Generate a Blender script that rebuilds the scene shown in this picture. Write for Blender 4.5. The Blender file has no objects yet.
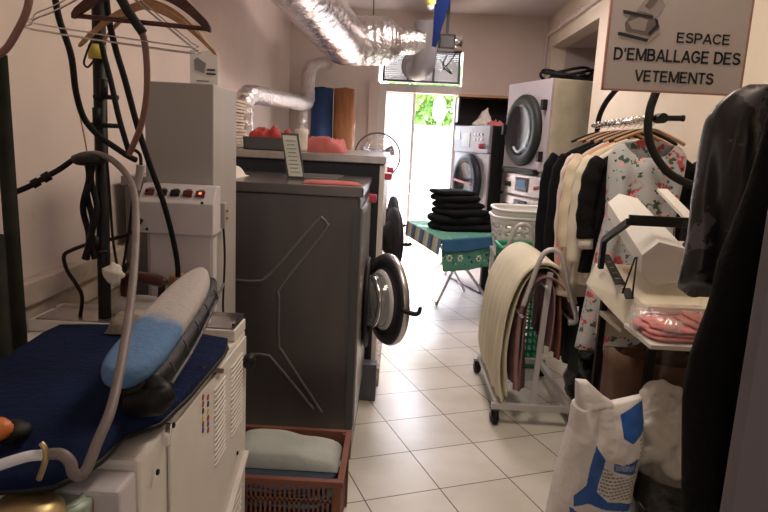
import bpy, bmesh, math, random
from mathutils import Vector, Matrix, noise
R = math.radians
PI = math.pi
C = bpy.context.scene.collection
scn = bpy.context.scene
rnd = random.Random(7)

# ---------------------------------------------------------------- camera
CF = 627.79
CP, CR, CY = .1812, .0493, -.0147
CAM = Vector((0, 0, 1.5))
cF = Vector((math.sin(CY)*math.cos(CP), math.cos(CY)*math.cos(CP), -math.sin(CP)))
_r = Vector((math.cos(CY), -math.sin(CY), 0)); _u = _r.cross(cF)
cR = _r*math.cos(CR)+_u*math.sin(CR); cU = -_r*math.sin(CR)+_u*math.cos(CR)
cam = bpy.data.objects.new('camera', bpy.data.cameras.new('camera')); C.objects.link(cam)
m = Matrix((cR, cU, -cF)).transposed().to_4x4(); m.translation = CAM
cam.matrix_world = m
cam.data.sensor_width = 36; cam.data.lens = CF*36/768; cam.data.clip_start = .02
scn.camera = cam

# ---------------------------------------------------------------- world, sun, lights, exposure
w = bpy.data.worlds.new('sky'); scn.world = w; w.use_nodes = True
nt = w.node_tree; bg = nt.nodes['Background']
sky = nt.nodes.new('ShaderNodeTexSky'); sky.sky_type = 'NISHITA'; sky.sun_disc = False
sky.sun_elevation = R(50); sky.sun_rotation = R(10); sky.air_density = 1; sky.dust_density = 2
nt.links.new(sky.outputs[0], bg.inputs[0]); bg.inputs[1].default_value = 2.0

def lamp(name, kind, loc, rot, energy, color=(1, 1, 1), **kw):
    l = bpy.data.lights.new(name, kind); l.energy = energy; l.color = color
    for k, v in kw.items(): setattr(l, k, v)
    o = bpy.data.objects.new(name, l); C.objects.link(o); o.location = loc; o.rotation_euler = rot
    return o
lamp('sun', 'SUN', (0, 12, 8), (R(-42), 0, R(-6)), 24, (1, .96, .9), angle=R(1))
# unseen fill lamps added for brightness: behind the camera and under the ceiling
lamp('camera_side_fill', 'AREA', (.2, -1.6, 1.9), (R(82), 0, 0), 9, (1, .90, .80), shape='RECTANGLE', size=2.2, size_y=1.4)
lamp('front_ceiling_fill', 'AREA', (.45, 2.3, 2.86), (0, 0, 0), 24, (1, .84, .66), shape='RECTANGLE', size=.4, size_y=1.2)
lamp('rear_ceiling_fill', 'AREA', (.5, 5.0, 2.86), (0, 0, 0), 34, (1, .84, .82), shape='RECTANGLE', size=.4, size_y=1.2)
vs = scn.view_settings
vs.view_transform = 'Standard'; vs.look = 'None'; vs.exposure = 0.12; vs.gamma = 1; vs.use_curve_mapping = False

# ---------------------------------------------------------------- projection helpers (a pixel at a real depth gives a place)
def _ray(px, py): return cF + cR*((px-384)/CF) - cU*((py-256)/CF)
def SY(px, py, Y): d = _ray(px, py); return CAM + d*(Y/d.y)
def SX(px, py, X): d = _ray(px, py); return CAM + d*(X/d.x)
def SZ(px, py, Z): d = _ray(px, py); return CAM + d*((Z-CAM.z)/d.z)

# ---------------------------------------------------------------- materials
MAT = {}
def mat(name, col, rough=.5, metal=0, var=0, vscale=8, bump=0, bscale=30, col2=None, spec=.5, sheen=0, trans=0, alpha=1, emit=None, coat=0, stretch=None):
    if name in MAT: return MAT[name]
    mm = bpy.data.materials.new(name); mm.use_nodes = True; t = mm.node_tree; b = t.nodes['Principled BSDF']
    b.inputs['Base Color'].default_value = (*col, 1); b.inputs['Roughness'].default_value = rough
    b.inputs['Metallic'].default_value = metal; b.inputs['Specular IOR Level'].default_value = spec
    if sheen: b.inputs['Sheen Weight'].default_value = sheen
    if trans: b.inputs['Transmission Weight'].default_value = trans
    if coat: b.inputs['Coat Weight'].default_value = coat
    if alpha < 1: b.inputs['Alpha'].default_value = alpha
    if emit: b.inputs['Emission Color'].default_value = (*emit[:3], 1); b.inputs['Emission Strength'].default_value = emit[3]
    tc = t.nodes.new('ShaderNodeTexCoord'); vec = tc.outputs['Object']
    if stretch:
        mp = t.nodes.new('ShaderNodeMapping'); mp.inputs['Scale'].default_value = stretch
        t.links.new(vec, mp.inputs[0]); vec = mp.outputs[0]
    if var or col2:
        n = t.nodes.new('ShaderNodeTexNoise'); n.inputs['Scale'].default_value = vscale; n.inputs['Detail'].default_value = 5
        t.links.new(vec, n.inputs['Vector'])
        r = t.nodes.new('ShaderNodeValToRGB'); t.links.new(n.outputs['Fac'], r.inputs[0])
        c2 = col2 if col2 else tuple(c*(1-var) for c in col); c1 = col if col2 else tuple(min(1, c*(1+var*.4)) for c in col)
        r.color_ramp.elements[0].position = .35; r.color_ramp.elements[1].position = .65
        r.color_ramp.elements[0].color = (*c2, 1); r.color_ramp.elements[1].color = (*c1, 1)
        t.links.new(r.outputs[0], b.inputs['Base Color'])
    if bump:
        n2 = t.nodes.new('ShaderNodeTexNoise'); n2.inputs['Scale'].default_value = bscale; n2.inputs['Detail'].default_value = 4
        t.links.new(vec, n2.inputs['Vector'])
        bp = t.nodes.new('ShaderNodeBump'); bp.inputs['Strength'].default_value = bump; bp.inputs['Distance'].default_value = .02
        t.links.new(n2.outputs['Fac'], bp.inputs['Height']); t.links.new(bp.outputs[0], b.inputs['Normal'])
    MAT[name] = mm; return mm

def tile_mat():
    mm = bpy.data.materials.new('floor tiles'); mm.use_nodes = True; t = mm.node_tree; b = t.nodes['Principled BSDF']
    tc = t.nodes.new('ShaderNodeTexCoord'); mp = t.nodes.new('ShaderNodeMapping'); br = t.nodes.new('ShaderNodeTexBrick')
    a = -.37; ox, oy = .0071, 3.2039
    mp.inputs['Rotation'].default_value = (0, 0, a)
    rx = ox*math.cos(a)-oy*math.sin(a); ry = ox*math.sin(a)+oy*math.cos(a)
    mp.inputs['Location'].default_value = (-rx, -ry, 0)
    t.links.new(tc.outputs['Object'], mp.inputs[0]); t.links.new(mp.outputs[0], br.inputs[0])
    br.offset = 0; br.inputs['Scale'].default_value = 1; br.inputs['Brick Width'].default_value = .349; br.inputs['Row Height'].default_value = .349
    br.inputs['Mortar Size'].default_value = .0032; br.inputs['Mortar Smooth'].default_value = .2
    br.inputs['Color1'].default_value = (.72, .70, .64, 1); br.inputs['Color2'].default_value = (.80, .78, .72, 1); br.inputs['Mortar'].default_value = (.13, .10, .085, 1)
    n = t.nodes.new('ShaderNodeTexNoise'); n.inputs['Scale'].default_value = 3; n.inputs['Detail'].default_value = 6
    t.links.new(tc.outputs['Object'], n.inputs[0])
    r = t.nodes.new('ShaderNodeValToRGB'); r.color_ramp.elements[0].color = (.72, .68, .62, 1); r.color_ramp.elements[1].color = (1, 1, 1, 1)
    r.color_ramp.elements[0].position = .3; r.color_ramp.elements[1].position = .6
    t.links.new(n.outputs['Fac'], r.inputs[0])
    mx = t.nodes.new('ShaderNodeMixRGB'); mx.blend_type = 'MULTIPLY'; mx.inputs[0].default_value = .6
    t.links.new(br.outputs['Color'], mx.inputs[1]); t.links.new(r.outputs[0], mx.inputs[2]); t.links.new(mx.outputs[0], b.inputs['Base Color'])
    bp = t.nodes.new('ShaderNodeBump'); bp.inputs['Strength'].default_value = .3; bp.inputs['Distance'].default_value = .002; bp.invert = True
    t.links.new(br.outputs['Fac'], bp.inputs['Height']); t.links.new(bp.outputs[0], b.inputs['Normal'])
    b.inputs['Roughness'].default_value = .28
    return mm

def pattern_mat(name, base, blobs, scale=18, rough=.8, vor=True, th=.33):
    """fabric with several colours of scattered blossoms: blobs = [(colour, scale, threshold)]"""
    mm = bpy.data.materials.new(name); mm.use_nodes = True; t = mm.node_tree; b = t.nodes['Principled BSDF']
    b.inputs['Roughness'].default_value = rough
    tc = t.nodes.new('ShaderNodeTexCoord'); prev = None
    rgb = t.nodes.new('ShaderNodeRGB'); rgb.outputs[0].default_value = (*base, 1); prev = rgb.outputs[0]
    for i, (c, s, h) in enumerate(blobs):
        mp = t.nodes.new('ShaderNodeMapping'); mp.inputs['Location'].default_value = (i*3.3, i*1.7, i*2.1)
        t.links.new(tc.outputs['Object'], mp.inputs[0])
        n = t.nodes.new('ShaderNodeTexNoise'); n.inputs['Scale'].default_value = s; n.inputs['Detail'].default_value = 3
        t.links.new(mp.outputs[0], n.inputs[0])
        r = t.nodes.new('ShaderNodeValToRGB'); r.color_ramp.elements[0].position = h; r.color_ramp.elements[1].position = h+.03
        t.links.new(n.outputs['Fac'], r.inputs[0])
        mx = t.nodes.new('ShaderNodeMixRGB'); mx.inputs[2].default_value = (*c, 1)
        t.links.new(r.outputs[0], mx.inputs[0]); t.links.new(prev, mx.inputs[1]); prev = mx.outputs[0]
    t.links.new(prev, b.inputs['Base Color']); MAT[name] = mm; return mm

def film_mat(name='clear film', tint=(.85, .82, .95), lo=.022, hi=.22, stretch=(9, 9, 1.6), pos=.56):
    """thin clear plastic: mostly transparent, streak highlights painted in as milky crinkles"""
    mm = bpy.data.materials.new(name); mm.use_nodes = True; t = mm.node_tree
    t.nodes.remove(t.nodes['Principled BSDF']); out = t.nodes['Material Output']
    tr = t.nodes.new('ShaderNodeBsdfTransparent'); gl = t.nodes.new('ShaderNodeBsdfGlossy'); d2 = t.nodes.new('ShaderNodeBsdfDiffuse')
    gl.inputs['Roughness'].default_value = .16; d2.inputs[0].default_value = (*tint, 1)
    m1 = t.nodes.new('ShaderNodeMixShader'); m1.inputs[0].default_value = .5; t.links.new(d2.outputs[0], m1.inputs[1]); t.links.new(gl.outputs[0], m1.inputs[2])
    tc = t.nodes.new('ShaderNodeTexCoord'); mp = t.nodes.new('ShaderNodeMapping'); mp.inputs['Scale'].default_value = stretch
    n = t.nodes.new('ShaderNodeTexNoise'); n.inputs['Scale'].default_value = 1.6; n.inputs['Detail'].default_value = 4; n.inputs['Distortion'].default_value = .6
    r = t.nodes.new('ShaderNodeValToRGB'); r.color_ramp.elements[0].position = pos; r.color_ramp.elements[1].position = pos+.16
    r.color_ramp.elements[0].color = (lo, lo, lo, 1); r.color_ramp.elements[1].color = (hi, hi, hi, 1)
    t.links.new(tc.outputs['Object'], mp.inputs[0]); t.links.new(mp.outputs[0], n.inputs[0]); t.links.new(n.outputs['Fac'], r.inputs[0])
    bp = t.nodes.new('ShaderNodeBump'); bp.inputs['Strength'].default_value = .5; bp.inputs['Distance'].default_value = .02; t.links.new(n.outputs['Fac'], bp.inputs['Height']); t.links.new(bp.outputs[0], gl.inputs['Normal'])
    m2 = t.nodes.new('ShaderNodeMixShader'); t.links.new(r.outputs[0], m2.inputs[0]); t.links.new(tr.outputs[0], m2.inputs[1]); t.links.new(m1.outputs[0], m2.inputs[2])
    t.links.new(m2.outputs[0], out.inputs['Surface']); MAT[name] = mm; return mm

M = dict(
 wall=mat('wall plaster', (.72, .61, .555), .75, var=.06, vscale=2, bump=.06, bscale=40),
 ceil=mat('ceiling plaster', (.74, .66, .66), .8, var=.04, vscale=2),
 cream=mat('cream plaster', (.78, .70, .56), .7, var=.05, vscale=3),
 niche=mat('niche plaster', (.55, .47, .44), .8, var=.08),
 ledge=mat('dado ledge', (.62, .52, .44), .6, var=.25, vscale=9),
 dark_steel=mat('dark steel panel', (.150, .142, .145), .33, .75, var=.12, vscale=5, stretch=(1, 1, .2)),
 steel=mat('brushed steel', (.50, .47, .47), .3, .9, var=.12, vscale=20, stretch=(1, 1, .1)),
 steel_top=mat('steel worktop', (.20, .19, .20), .22, .8, var=.15, vscale=6),
 chrome=mat('chrome', (.75, .74, .74), .13, 1),
 foil=mat('aluminium foil', (.78, .74, .73), .27, 1, bump=.9, bscale=14),
 foil2=mat('crinkled foil', (.70, .66, .65), .3, 1, bump=1, bscale=26),
 pvc=mat('grey duct', (.30, .29, .30), .45, .2),
 black=mat('black plastic', (.010, .0095, .010), .5, var=.2, spec=.25),
 blackcloth=mat('black cloth', (.008, .008, .009), .95, spec=.15, bump=.3, bscale=60),
 rubber=mat('black rubber', (.010, .010, .011), .6, spec=.2),
 darkgrey=mat('dark grey enamel', (.07, .072, .08), .4),
 gasket=mat('dark navy gasket', (.02, .022, .032), .5, spec=.3),
 glass=mat('porthole glass', (.75, .78, .8), .05, trans=.85),
 darkglass=mat('dark porthole glass', (.02, .02, .024), .22, spec=.4),
 milky=mat('milky white plastic', (.78, .77, .80), .25, coat=.3),
 white=mat('white enamel', (.74, .70, .67), .42, var=.05, vscale=5),
 offwhite=mat('lilac white panel', (.62, .58, .62), .45, var=.04),
 grey=mat('grey enamel', (.40, .375, .37), .5, var=.05, vscale=3),
 greycream=mat('cream enamel', (.50, .46, .34), .5, var=.2, vscale=4),
 blue=mat('navy board cloth', (.004, .012, .055), .95, spec=.2, bump=.35, bscale=45, var=.35, vscale=4),
 lightblue=mat('pale blue pad', (.13, .27, .50), .9, bump=.25, bscale=60),
 wood=mat('dark red wood', (.085, .022, .016), .4, col2=(.05, .012, .01), vscale=12, stretch=(1, 6, 6)),
 tanwood=mat('honey wood', (.52, .30, .16), .45, col2=(.38, .20, .10), vscale=10, stretch=(1, 6, 6)),
 poleg=mat('dark green wood', (.018, .019, .013), .7, spec=.2, var=.4, vscale=12),
 hose=mat('grey mauve hose', (.20, .165, .165), .5, var=.15, vscale=20),
 hosepink=mat('brown pink hose', (.24, .12, .105), .45),
 hosewhite=mat('pale hose', (.70, .72, .80), .35),
 brass=mat('brass', (.60, .47, .25), .38, .8, var=.2),
 greenlid=mat('celadon enamel', (.34, .43, .36), .35),
 orange=mat('orange plastic', (.75, .24, .07), .4, col2=(.62, .16, .04), vscale=30),
 crate=mat('brown orange plastic', (.20, .065, .038), .5, var=.2),
 sheetgrey=mat('grey green sheet', (.42, .45, .44), .85, bump=.2, bscale=30),
 denim=mat('dark blue cloth', (.03, .05, .085), .9, bump=.3, bscale=50),
 teal=mat('teal cloth', (.03, .14, .19), .9, bump=.3),
 cream_sheet=mat('cream sheet', (.74, .69, .52), .85, var=.06, vscale=6, bump=.15, bscale=14),
 mauve=mat('mauve sheet', (.30, .17, .18), .85, bump=.2, bscale=14),
 rust=mat('rust brown sheet', (.22, .075, .05), .85, bump=.2, bscale=14),
 bottle=mat('dark green cloth', (.015, .022, .018), .9),
 greenplastic=mat('green plastic', (.03, .34, .16), .4),
 cartmetal=mat('silver grey tube', (.58, .56, .57), .4, .2),
 basket=mat('white basket plastic', (.80, .80, .78), .4),
 paper=mat('white paper', (.80, .78, .76), .7),
 papergrey=mat('grey carton end', (.50, .47, .47), .7),
 ink=mat('black ink', (.02, .02, .025), .6),
 inkgrey=mat('grey ink', (.25, .25, .27), .6),
 signboard=mat('sign board', (.50, .44, .43), .45, var=.04, vscale=2),
 signedge=mat('sign edge', (.42, .20, .17), .5),
 red=mat('red cloth', (.42, .045, .04), .85, bump=.3),
 salmon=mat('salmon cloth', (.48, .13, .12), .85, bump=.3, var=.2),
 pinkknob=mat('raspberry plastic', (.45, .05, .10), .35),
 pink=mat('pink garment', (.62, .30, .30), .85, bump=.2),
 orangecloth=mat('amber garment', (.70, .33, .09), .85, bump=.2),
 ivory=mat('ivory garment', (.78, .70, .58), .85, bump=.25, bscale=20),
 whitecloth=mat('white cloth', (.74, .69, .63), .85, bump=.4, bscale=30),
 bluefilm=mat('blue roll', (.022, .065, .20), .5),
 tarp=mat('navy panel', (.003, .009, .05), .9, spec=.1),
 kraft=mat('kraft paper', (.10, .045, .022), .75, var=.3, vscale=7, bump=.4, bscale=12),
 binbag=mat('black bin bag', (.012, .012, .014), .28, bump=.6, bscale=20),
 sack=mat('white woven sack', (.74, .70, .70), .42, bump=.5, bscale=16),
 sackblue=mat('blue sack print', (.02, .11, .42), .42, bump=.4, bscale=16),
 whitebag=mat('white plastic bag', (.74, .71, .66), .4, bump=.7, bscale=14),
 greywall=mat('mauve grey panel', (.16, .145, .175), .5),
 kerb=mat('white kerb', (.66, .60, .54), .6, col2=(.35, .24, .16), vscale=14),
 garden=mat('garden paving', (.50, .33, .20), .9, var=.2, vscale=3),
 gwall=mat('white garden wall', (.80, .77, .74), .8),
 leaf=mat('leaf green', (.42, .60, .16), .8, col2=(.22, .42, .06), vscale=6),
 orangeled=mat('neon red switch', (.09, .015, .012), .3),
 litled=mat('lit switch', (.9, .2, .1), .3, emit=(1, .25, .12, 1.2)),
 yellow=mat('yellow tape', (.75, .60, .12), .5),
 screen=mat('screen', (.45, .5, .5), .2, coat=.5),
 sticker=mat('blue label', (.05, .16, .32), .4),
 bronze=mat('stained board', (.52, .23, .09), .5, col2=(.33, .13, .05), vscale=5, stretch=(4, 4, .7)),
 rackmetal=mat('grille white', (.66, .60, .58), .5),
)
M['tile'] = tile_mat(); M['film'] = film_mat(); M['filmlight'] = film_mat('thin pink film', (.95, .85, .88), .10, .45, (8, 8, 8), .5)
M['floral'] = pattern_mat('floral dress cloth', (.50, .52, .56), [((.06, .11, .07), 26, .60), ((.50, .08, .09), 11, .585), ((.85, .42, .38), 26, .62), ((.02, .02, .03), 40, .66)])
M['boardcloth'] = pattern_mat('green flowered cover', (.08, .27, .19), [((.55, .60, .50), 16, .66), ((.02, .09, .16), 22, .64)])
M['bagpattern'] = pattern_mat('black garment with grey swirls', (.010, .010, .014), [((.12, .11, .13), 15, .53), ((.010, .010, .013), 28, .50)], rough=.35)

# ---------------------------------------------------------------- mesh builder
WM = {}
def wm(o):
    k = Matrix.Identity(4)
    while o is not None:
        k = o.matrix_basis @ k; o = o.parent
    return k
def cr(pts, n=6, closed=False):
    """smooth curve through the points"""
    P = [Vector(p) for p in pts]
    if len(P) < 3 and not closed: return P
    out = []; N = len(P)
    rng = range(N if closed else N-1)
    for i in rng:
        if closed: a, b, c, d = P[(i-1) % N], P[i], P[(i+1) % N], P[(i+2) % N]
        else: a, b, c, d = P[max(i-1, 0)], P[i], P[i+1], P[min(i+2, N-1)]
        for k in range(n):
            t = k/n
            out.append(.5*((2*b)+(c-a)*t+(2*a-5*b+4*c-d)*t*t+(3*b-a-3*c+d)*t*t*t))
    if not closed: out.append(P[-1])
    return out

class MB:
    def __init__(s): s.v = []; s.f = []; s.sm = []; s.mi = []; s.cur = 0
    def add(s, vs, fs, smooth=False):
        o = len(s.v); s.v += [Vector(v) for v in vs]
        for f in fs: s.f.append([i+o for i in f]); s.sm.append(smooth); s.mi.append(s.cur)
        return s
    def box(s, c, d, rot=None):
        """centre, full size, optional Matrix 3x3"""
        x, y, z = d[0]/2, d[1]/2, d[2]/2
        vs = [Vector((a*x, b*y, e*z)) for a in (-1, 1) for b in (-1, 1) for e in (-1, 1)]
        if rot is not None: vs = [rot @ v for v in vs]
        vs = [v+Vector(c) for v in vs]
        return s.add(vs, [(0, 1, 3, 2), (4, 6, 7, 5), (0, 4, 5, 1), (2, 3, 7, 6), (0, 2, 6, 4), (1, 5, 7, 3)])
    def bb(s, x0, x1, y0, y1, z0, z1): return s.box(((x0+x1)/2, (y0+y1)/2, (z0+z1)/2), (x1-x0, y1-y0, z1-z0))
    def prism(s, poly, vec, smooth=False):
        """planar polygon (3d points) extruded by vec"""
        n = len(poly); P = [Vector(p) for p in poly]; Q = [p+Vector(vec) for p in P]
        s.add(P+Q, [list(range(n))[::-1], list(range(n, 2*n))])
        return s.add(P+Q, [(i, (i+1) % n, n+(i+1) % n, n+i) for i in range(n)], smooth)
    def bar(s, a, b, w, h=None, up=(0, 0, 1)):
        a, b = Vector(a), Vector(b); h = h or w; d = (b-a).normalized(); u = Vector(up)
        if abs(d.dot(u)) > .98: u = Vector((0, 1, 0))
        x = d.cross(u).normalized(); y = x.cross(d).normalized()
        vs = [p+x*(i*w/2)+y*(j*h/2) for p in (a, b) for i, j in ((-1, -1), (1, -1), (1, 1), (-1, 1))]
        return s.add(vs, [(3, 2, 1, 0), (4, 5, 6, 7)]+[(i, (i+1) % 4, 4+(i+1) % 4, 4+i) for i in range(4)])
    def tube(s, pts, r, n=10, sm=True, smooth_path=True, caps=True, closed=False, k=6):
        P = cr(pts, k, closed) if smooth_path and len(pts) > 2 else [Vector(p) for p in pts]
        L = len(P)
        rr = r if callable(r) else (lambda t: r)
        d = (P[1]-P[0]).normalized(); u = Vector((0, 0, 1)) if abs(d.z) < .9 else Vector((1, 0, 0))
        nrm = (u-d*u.dot(d)).normalized(); vs = []
        for i, p in enumerate(P):
            if closed: d = (P[(i+1) % L]-P[i-1]).normalized()
            else: d = (P[min(i+1, L-1)]-P[max(i-1, 0)])
            if d.length < 1e-9: d = Vector((0, 0, 1))
            d.normalize(); nrm = (nrm-d*nrm.dot(d))
            if nrm.length < 1e-6: nrm = d.orthogonal()
            nrm.normalize(); b = d.cross(nrm); q = rr(i/(L-1))
            vs += [p+(nrm*math.cos(2*PI*j/n)+b*math.sin(2*PI*j/n))*q for j in range(n)]
        fs = [(i*n+j, i*n+(j+1) % n, ((i+1) % L)*n+(j+1) % n, ((i+1) % L)*n+j) for i in range(L if closed else L-1) for j in range(n)]
        s.add(vs, fs, sm)
        if caps and not closed: s.add(vs, [list(range(n))[::-1], list(range((L-1)*n, L*n))])
        return s
    def lathe(s, prof, c, axis=(0, 0, 1), n=28, sm=True, a0=0, a1=2*PI):
        """prof = [(radius, height)] around an axis through c"""
        ax = Vector(axis).normalized(); x = ax.orthogonal().normalized(); y = ax.cross(x); c = Vector(c)
        full = abs(a1-a0-2*PI) < 1e-6; vs = []; cnt = n if full else n+1
        for r_, h in prof:
            for j in range(cnt):
                a = a0+(a1-a0)*j/n; vs.append(c+ax*h+(x*math.cos(a)+y*math.sin(a))*max(r_, 1e-5))
        fs = [(i*cnt+j, i*cnt+(j+1) % cnt, (i+1)*cnt+(j+1) % cnt, (i+1)*cnt+j) for i in range(len(prof)-1) for j in range(n)]
        return s.add(vs, fs, sm)
    def grid(s, fn, nu, nv, sm=True, closed_u=False, skip=None):
        cu = nu if closed_u else nu+1
        vs = [fn(i/nu, j/nv) for j in range(nv+1) for i in range(cu)]
        fs = [(j*cu+i, j*cu+(i+1) % cu, (j+1)*cu+(i+1) % cu, (j+1)*cu+i) for j in range(nv) for i in range(nu) if not (skip and skip(i, j))]
        return s.add(vs, fs, sm)
    def build(s, name, material, parent=None, world=True, bevel=0, solid=0, sub=0, seg=2, origin=None, weld=True, offset=0):
        me = bpy.data.meshes.new(name); inv = wm(parent).inverted() if (parent is not None and world) else Matrix.Identity(4)
        vs = [inv @ v for v in s.v]
        if origin is not None: vs = [v-Vector(origin) for v in vs]
        me.from_pydata([tuple(v) for v in vs], [], s.f)
        mats = material if isinstance(material, (list, tuple)) else [material]
        for k in mats: me.materials.append(k)
        for p, q, k in zip(me.polygons, s.sm, s.mi): p.use_smooth = q; p.material_index = k
        bm = bmesh.new(); bm.from_mesh(me)
        if weld: bmesh.ops.remove_doubles(bm, verts=bm.verts, dist=1e-5)
        if not solid: bmesh.ops.recalc_face_normals(bm, faces=bm.faces)
        if bevel:
            es = [e for e in bm.edges if len(e.link_faces) == 2 and not e.link_faces[0].smooth and e.calc_face_angle(0) > .5]
            bmesh.ops.bevel(bm, geom=es, offset=bevel, segments=seg, profile=.6, affect='EDGES', clamp_overlap=True)
        bm.to_mesh(me); bm.free()
        o = bpy.data.objects.new(name, me); C.objects.link(o)
        if parent is not None: o.parent = parent
        if origin is not None: o.location = origin
        if solid:
            md = o.modifiers.new('solid', 'SOLIDIFY'); md.thickness = solid; md.offset = offset
        if sub:
            md = o.modifiers.new('sub', 'SUBSURF'); md.levels = sub; md.render_levels = sub
        return o

def thing(name, label, cat, loc=(0, 0, 0), rotz=0, group=None):
    o = bpy.data.objects.new(name, None); C.objects.link(o); o.empty_display_size = .1
    o.location = loc; o.rotation_euler = (0, 0, rotz); o['label'] = label; o['category'] = cat
    if group: o['group'] = group
    o.matrix_basis = Matrix.Translation(Vector(loc)) @ Matrix.Rotation(rotz, 4, 'Z')
    return o
def tag(o, label, cat, group=None, kind=None):
    if label: o['label'] = label
    if cat: o['category'] = cat
    if group: o['group'] = group
    if kind: o['kind'] = kind
    return o
def struct(o): o['kind'] = 'structure'; return o
def nz(p, s=1, seed=0): return noise.noise(Vector(p)*s+Vector((seed*7.1, seed*3.3, seed*1.9)))
def text_mesh(name, s, size, material, parent, mtx, bold=.0, extrude=.0008, align='CENTER'):
    cu = bpy.data.curves.new(name, 'FONT'); cu.body = s; cu.size = size; cu.align_x = align; cu.offset = bold; cu.extrude = extrude
    tmp = bpy.data.objects.new(name+'_t', cu); C.objects.link(tmp)
    dg = bpy.context.evaluated_depsgraph_get(); me = bpy.data.meshes.new_from_object(tmp.evaluated_get(dg))
    bpy.data.objects.remove(tmp)
    me.transform(wm(parent).inverted() @ mtx); me.materials.clear(); me.materials.append(material)
    o = bpy.data.objects.new(name, me); C.objects.link(o); o.parent = parent
    return o

# ================================================================ SETTING
XL, XR, YB, ZC = -1.25, 1.56, 7.2, 2.9
DX0, DX1, DZ = -.17, .60, 2.04
struct(MB().bb(-1.4, 2.6, -2.2, 7.35, -.1, 0).build('floor', M['tile']))
struct(MB().bb(-1.4, 2.6, -2.2, 7.35, ZC, ZC+.1).build('ceiling', M['ceil']))
struct(MB().bb(XL-.15, XL, -2.2, 7.35, 0, ZC).build('wall_left', M['wall']))
struct(MB().bb(XL, 2.6, -2.2, -2.05, 0, ZC).build('wall_front', M['wall']))
b = MB(); b.bb(XL, DX0-.09, YB, YB+.15, 0, ZC); b.bb(DX1+.06, 2.6, YB, YB+.15, 0, ZC); b.bb(DX0-.09, DX1+.06, YB, YB+.15, 2.50, ZC)
struct(b.build('wall_back', M['wall']))
b = MB(); b.bb(XR, XR+.15, -2.05, 5.35, 0, ZC); b.bb(XR, XR+.15, 5.35, 6.95, 2.56, ZC); b.bb(XR, XR+.15, 6.95, YB, 0, ZC)
struct(b.build('wall_right', M['cream']))
b = MB(); b.bb(2.35, 2.5, 5.2, 7.2, 0, 2.6); b.bb(XR+.15, 2.35, 5.2, 5.35, 0, 2.6); b.bb(XR+.15, 2.35, 6.95, 7.1, 0, 2.6); b.bb(XR+.15, 2.5, 5.2, 7.1, 2.56, 2.7)
struct(b.build('wall_niche', M['niche']))
# dado ledge on the left wall
b = MB(); b.bb(XL, XL+.05, -1, 3.3, .90, .98); b.bb(XL, XL+.025, -1, 3.3, .80, .90)
struct(b.build('trim_1', M['ledge'], bevel=.006))
# grime band below the ledge
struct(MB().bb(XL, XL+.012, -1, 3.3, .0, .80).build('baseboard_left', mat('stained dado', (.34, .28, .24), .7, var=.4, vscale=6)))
# door frame + sliding leaf
fr = MB(); fr.bb(DX0-.09, DX0, YB-.03, YB+.16, 0, DZ+.09); fr.bb(DX1, DX1+.06, YB-.03, YB+.16, 0, DZ+.09); fr.bb(DX0, DX1, YB-.03, YB+.16, DZ, DZ+.09)
door = struct(fr.build('door_1', mat('white door frame', (.72, .66, .63), .5), bevel=.006))
def frost():
    mm = bpy.data.materials.new('frosted door glass'); mm.use_nodes = True; t = mm.node_tree; b = t.nodes['Principled BSDF']
    b.inputs['Base Color'].default_value = (.85, .83, .83, 1); b.inputs['Roughness'].default_value = .4
    tl = t.nodes.new('ShaderNodeBsdfTranslucent'); tl.inputs[0].default_value = (.9, .87, .86, 1); mx = t.nodes.new('ShaderNodeMixShader'); mx.inputs[0].default_value = .6
    t.links.new(b.outputs[0], mx.inputs[1]); t.links.new(tl.outputs[0], mx.inputs[2]); t.links.new(mx.outputs[0], t.nodes['Material Output'].inputs[0]); return mm
lf = MB(); lf.bb(DX0, DX0+.30, YB+.08, YB+.095, .02, DZ-.0)
lf.build('frosted_leaf', frost(), door)
lf = MB(); lf.bb(DX0+.30, DX0+.335, YB+.07, YB+.105, .02, DZ-.0); lf.build('leaf_stile', mat('white door leaf', (.82, .80, .80), .3), door, bevel=.004)
MB().tube([(DX0+.318, YB+.07, 1.05), (DX0+.318, YB+.02, 1.05), (DX0+.318, YB+.02, .92)], .009).build('door_handle', M['chrome'], door)
# transom with grille above the door
gx0, gx1, gz0, gz1 = DX0-.05, DX1+.03, DZ+.11, 2.50
gr = thing('ventilation_grille', 'white slatted ventilation grille in a dark frame above the garden door', 'grille', (.2, YB, gz0))
b = MB(); t_ = .022
b.bb(gx0, gx1, YB-.05, YB+.02, gz0, gz0+t_); b.bb(gx0, gx1, YB-.05, YB+.02, gz1-t_, gz1)
for xx in (gx0, gx1-t_, gx0+.27, gx1-.30): b.bb(xx, xx+t_, YB-.05, YB+.02, gz0, gz1)
b.build('frame', M['darkgrey'], gr, bevel=.002)
b = MB(); k = gz0+.03
while k < gz1-.03:
    b.box(((gx0+gx1)/2, YB-.01, k), (gx1-gx0-.04, .022, .004), Matrix.Rotation(R(52), 3, 'X')); k += .019
b.build('slats', mat('slat grey', (.45, .42, .42), .6), gr)

# conduit on the right wall, following the beam
b = MB(); b.tube([(XR-.02, 3.0, 2.72), (XR-.02, 7.10, 2.70), (XR-.02, 7.15, 2.60), (XR-.02, 7.15, 1.2)], .016, smooth_path=False)
for yy in (4.2, 5.0, 5.8, 6.5): b.bb(XR-.045, XR, yy, yy+.03, 2.69, 2.735)
struct(b.build('trim_2', M['wall']))
# kerb along the foot of the machines
struct(MB().bb(-1.2, -.05, 3.68, 6.1, 0, .12).build('trim_3', M['kerb'], bevel=.008))
# white trunking beside the door
pp = SY(374, 81, 7.18)
struct(MB().bb(pp.x-.05, pp.x+.07, YB-.06, YB, .9, pp.z).build('trim_4', M['wall'], bevel=.01))

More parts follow.
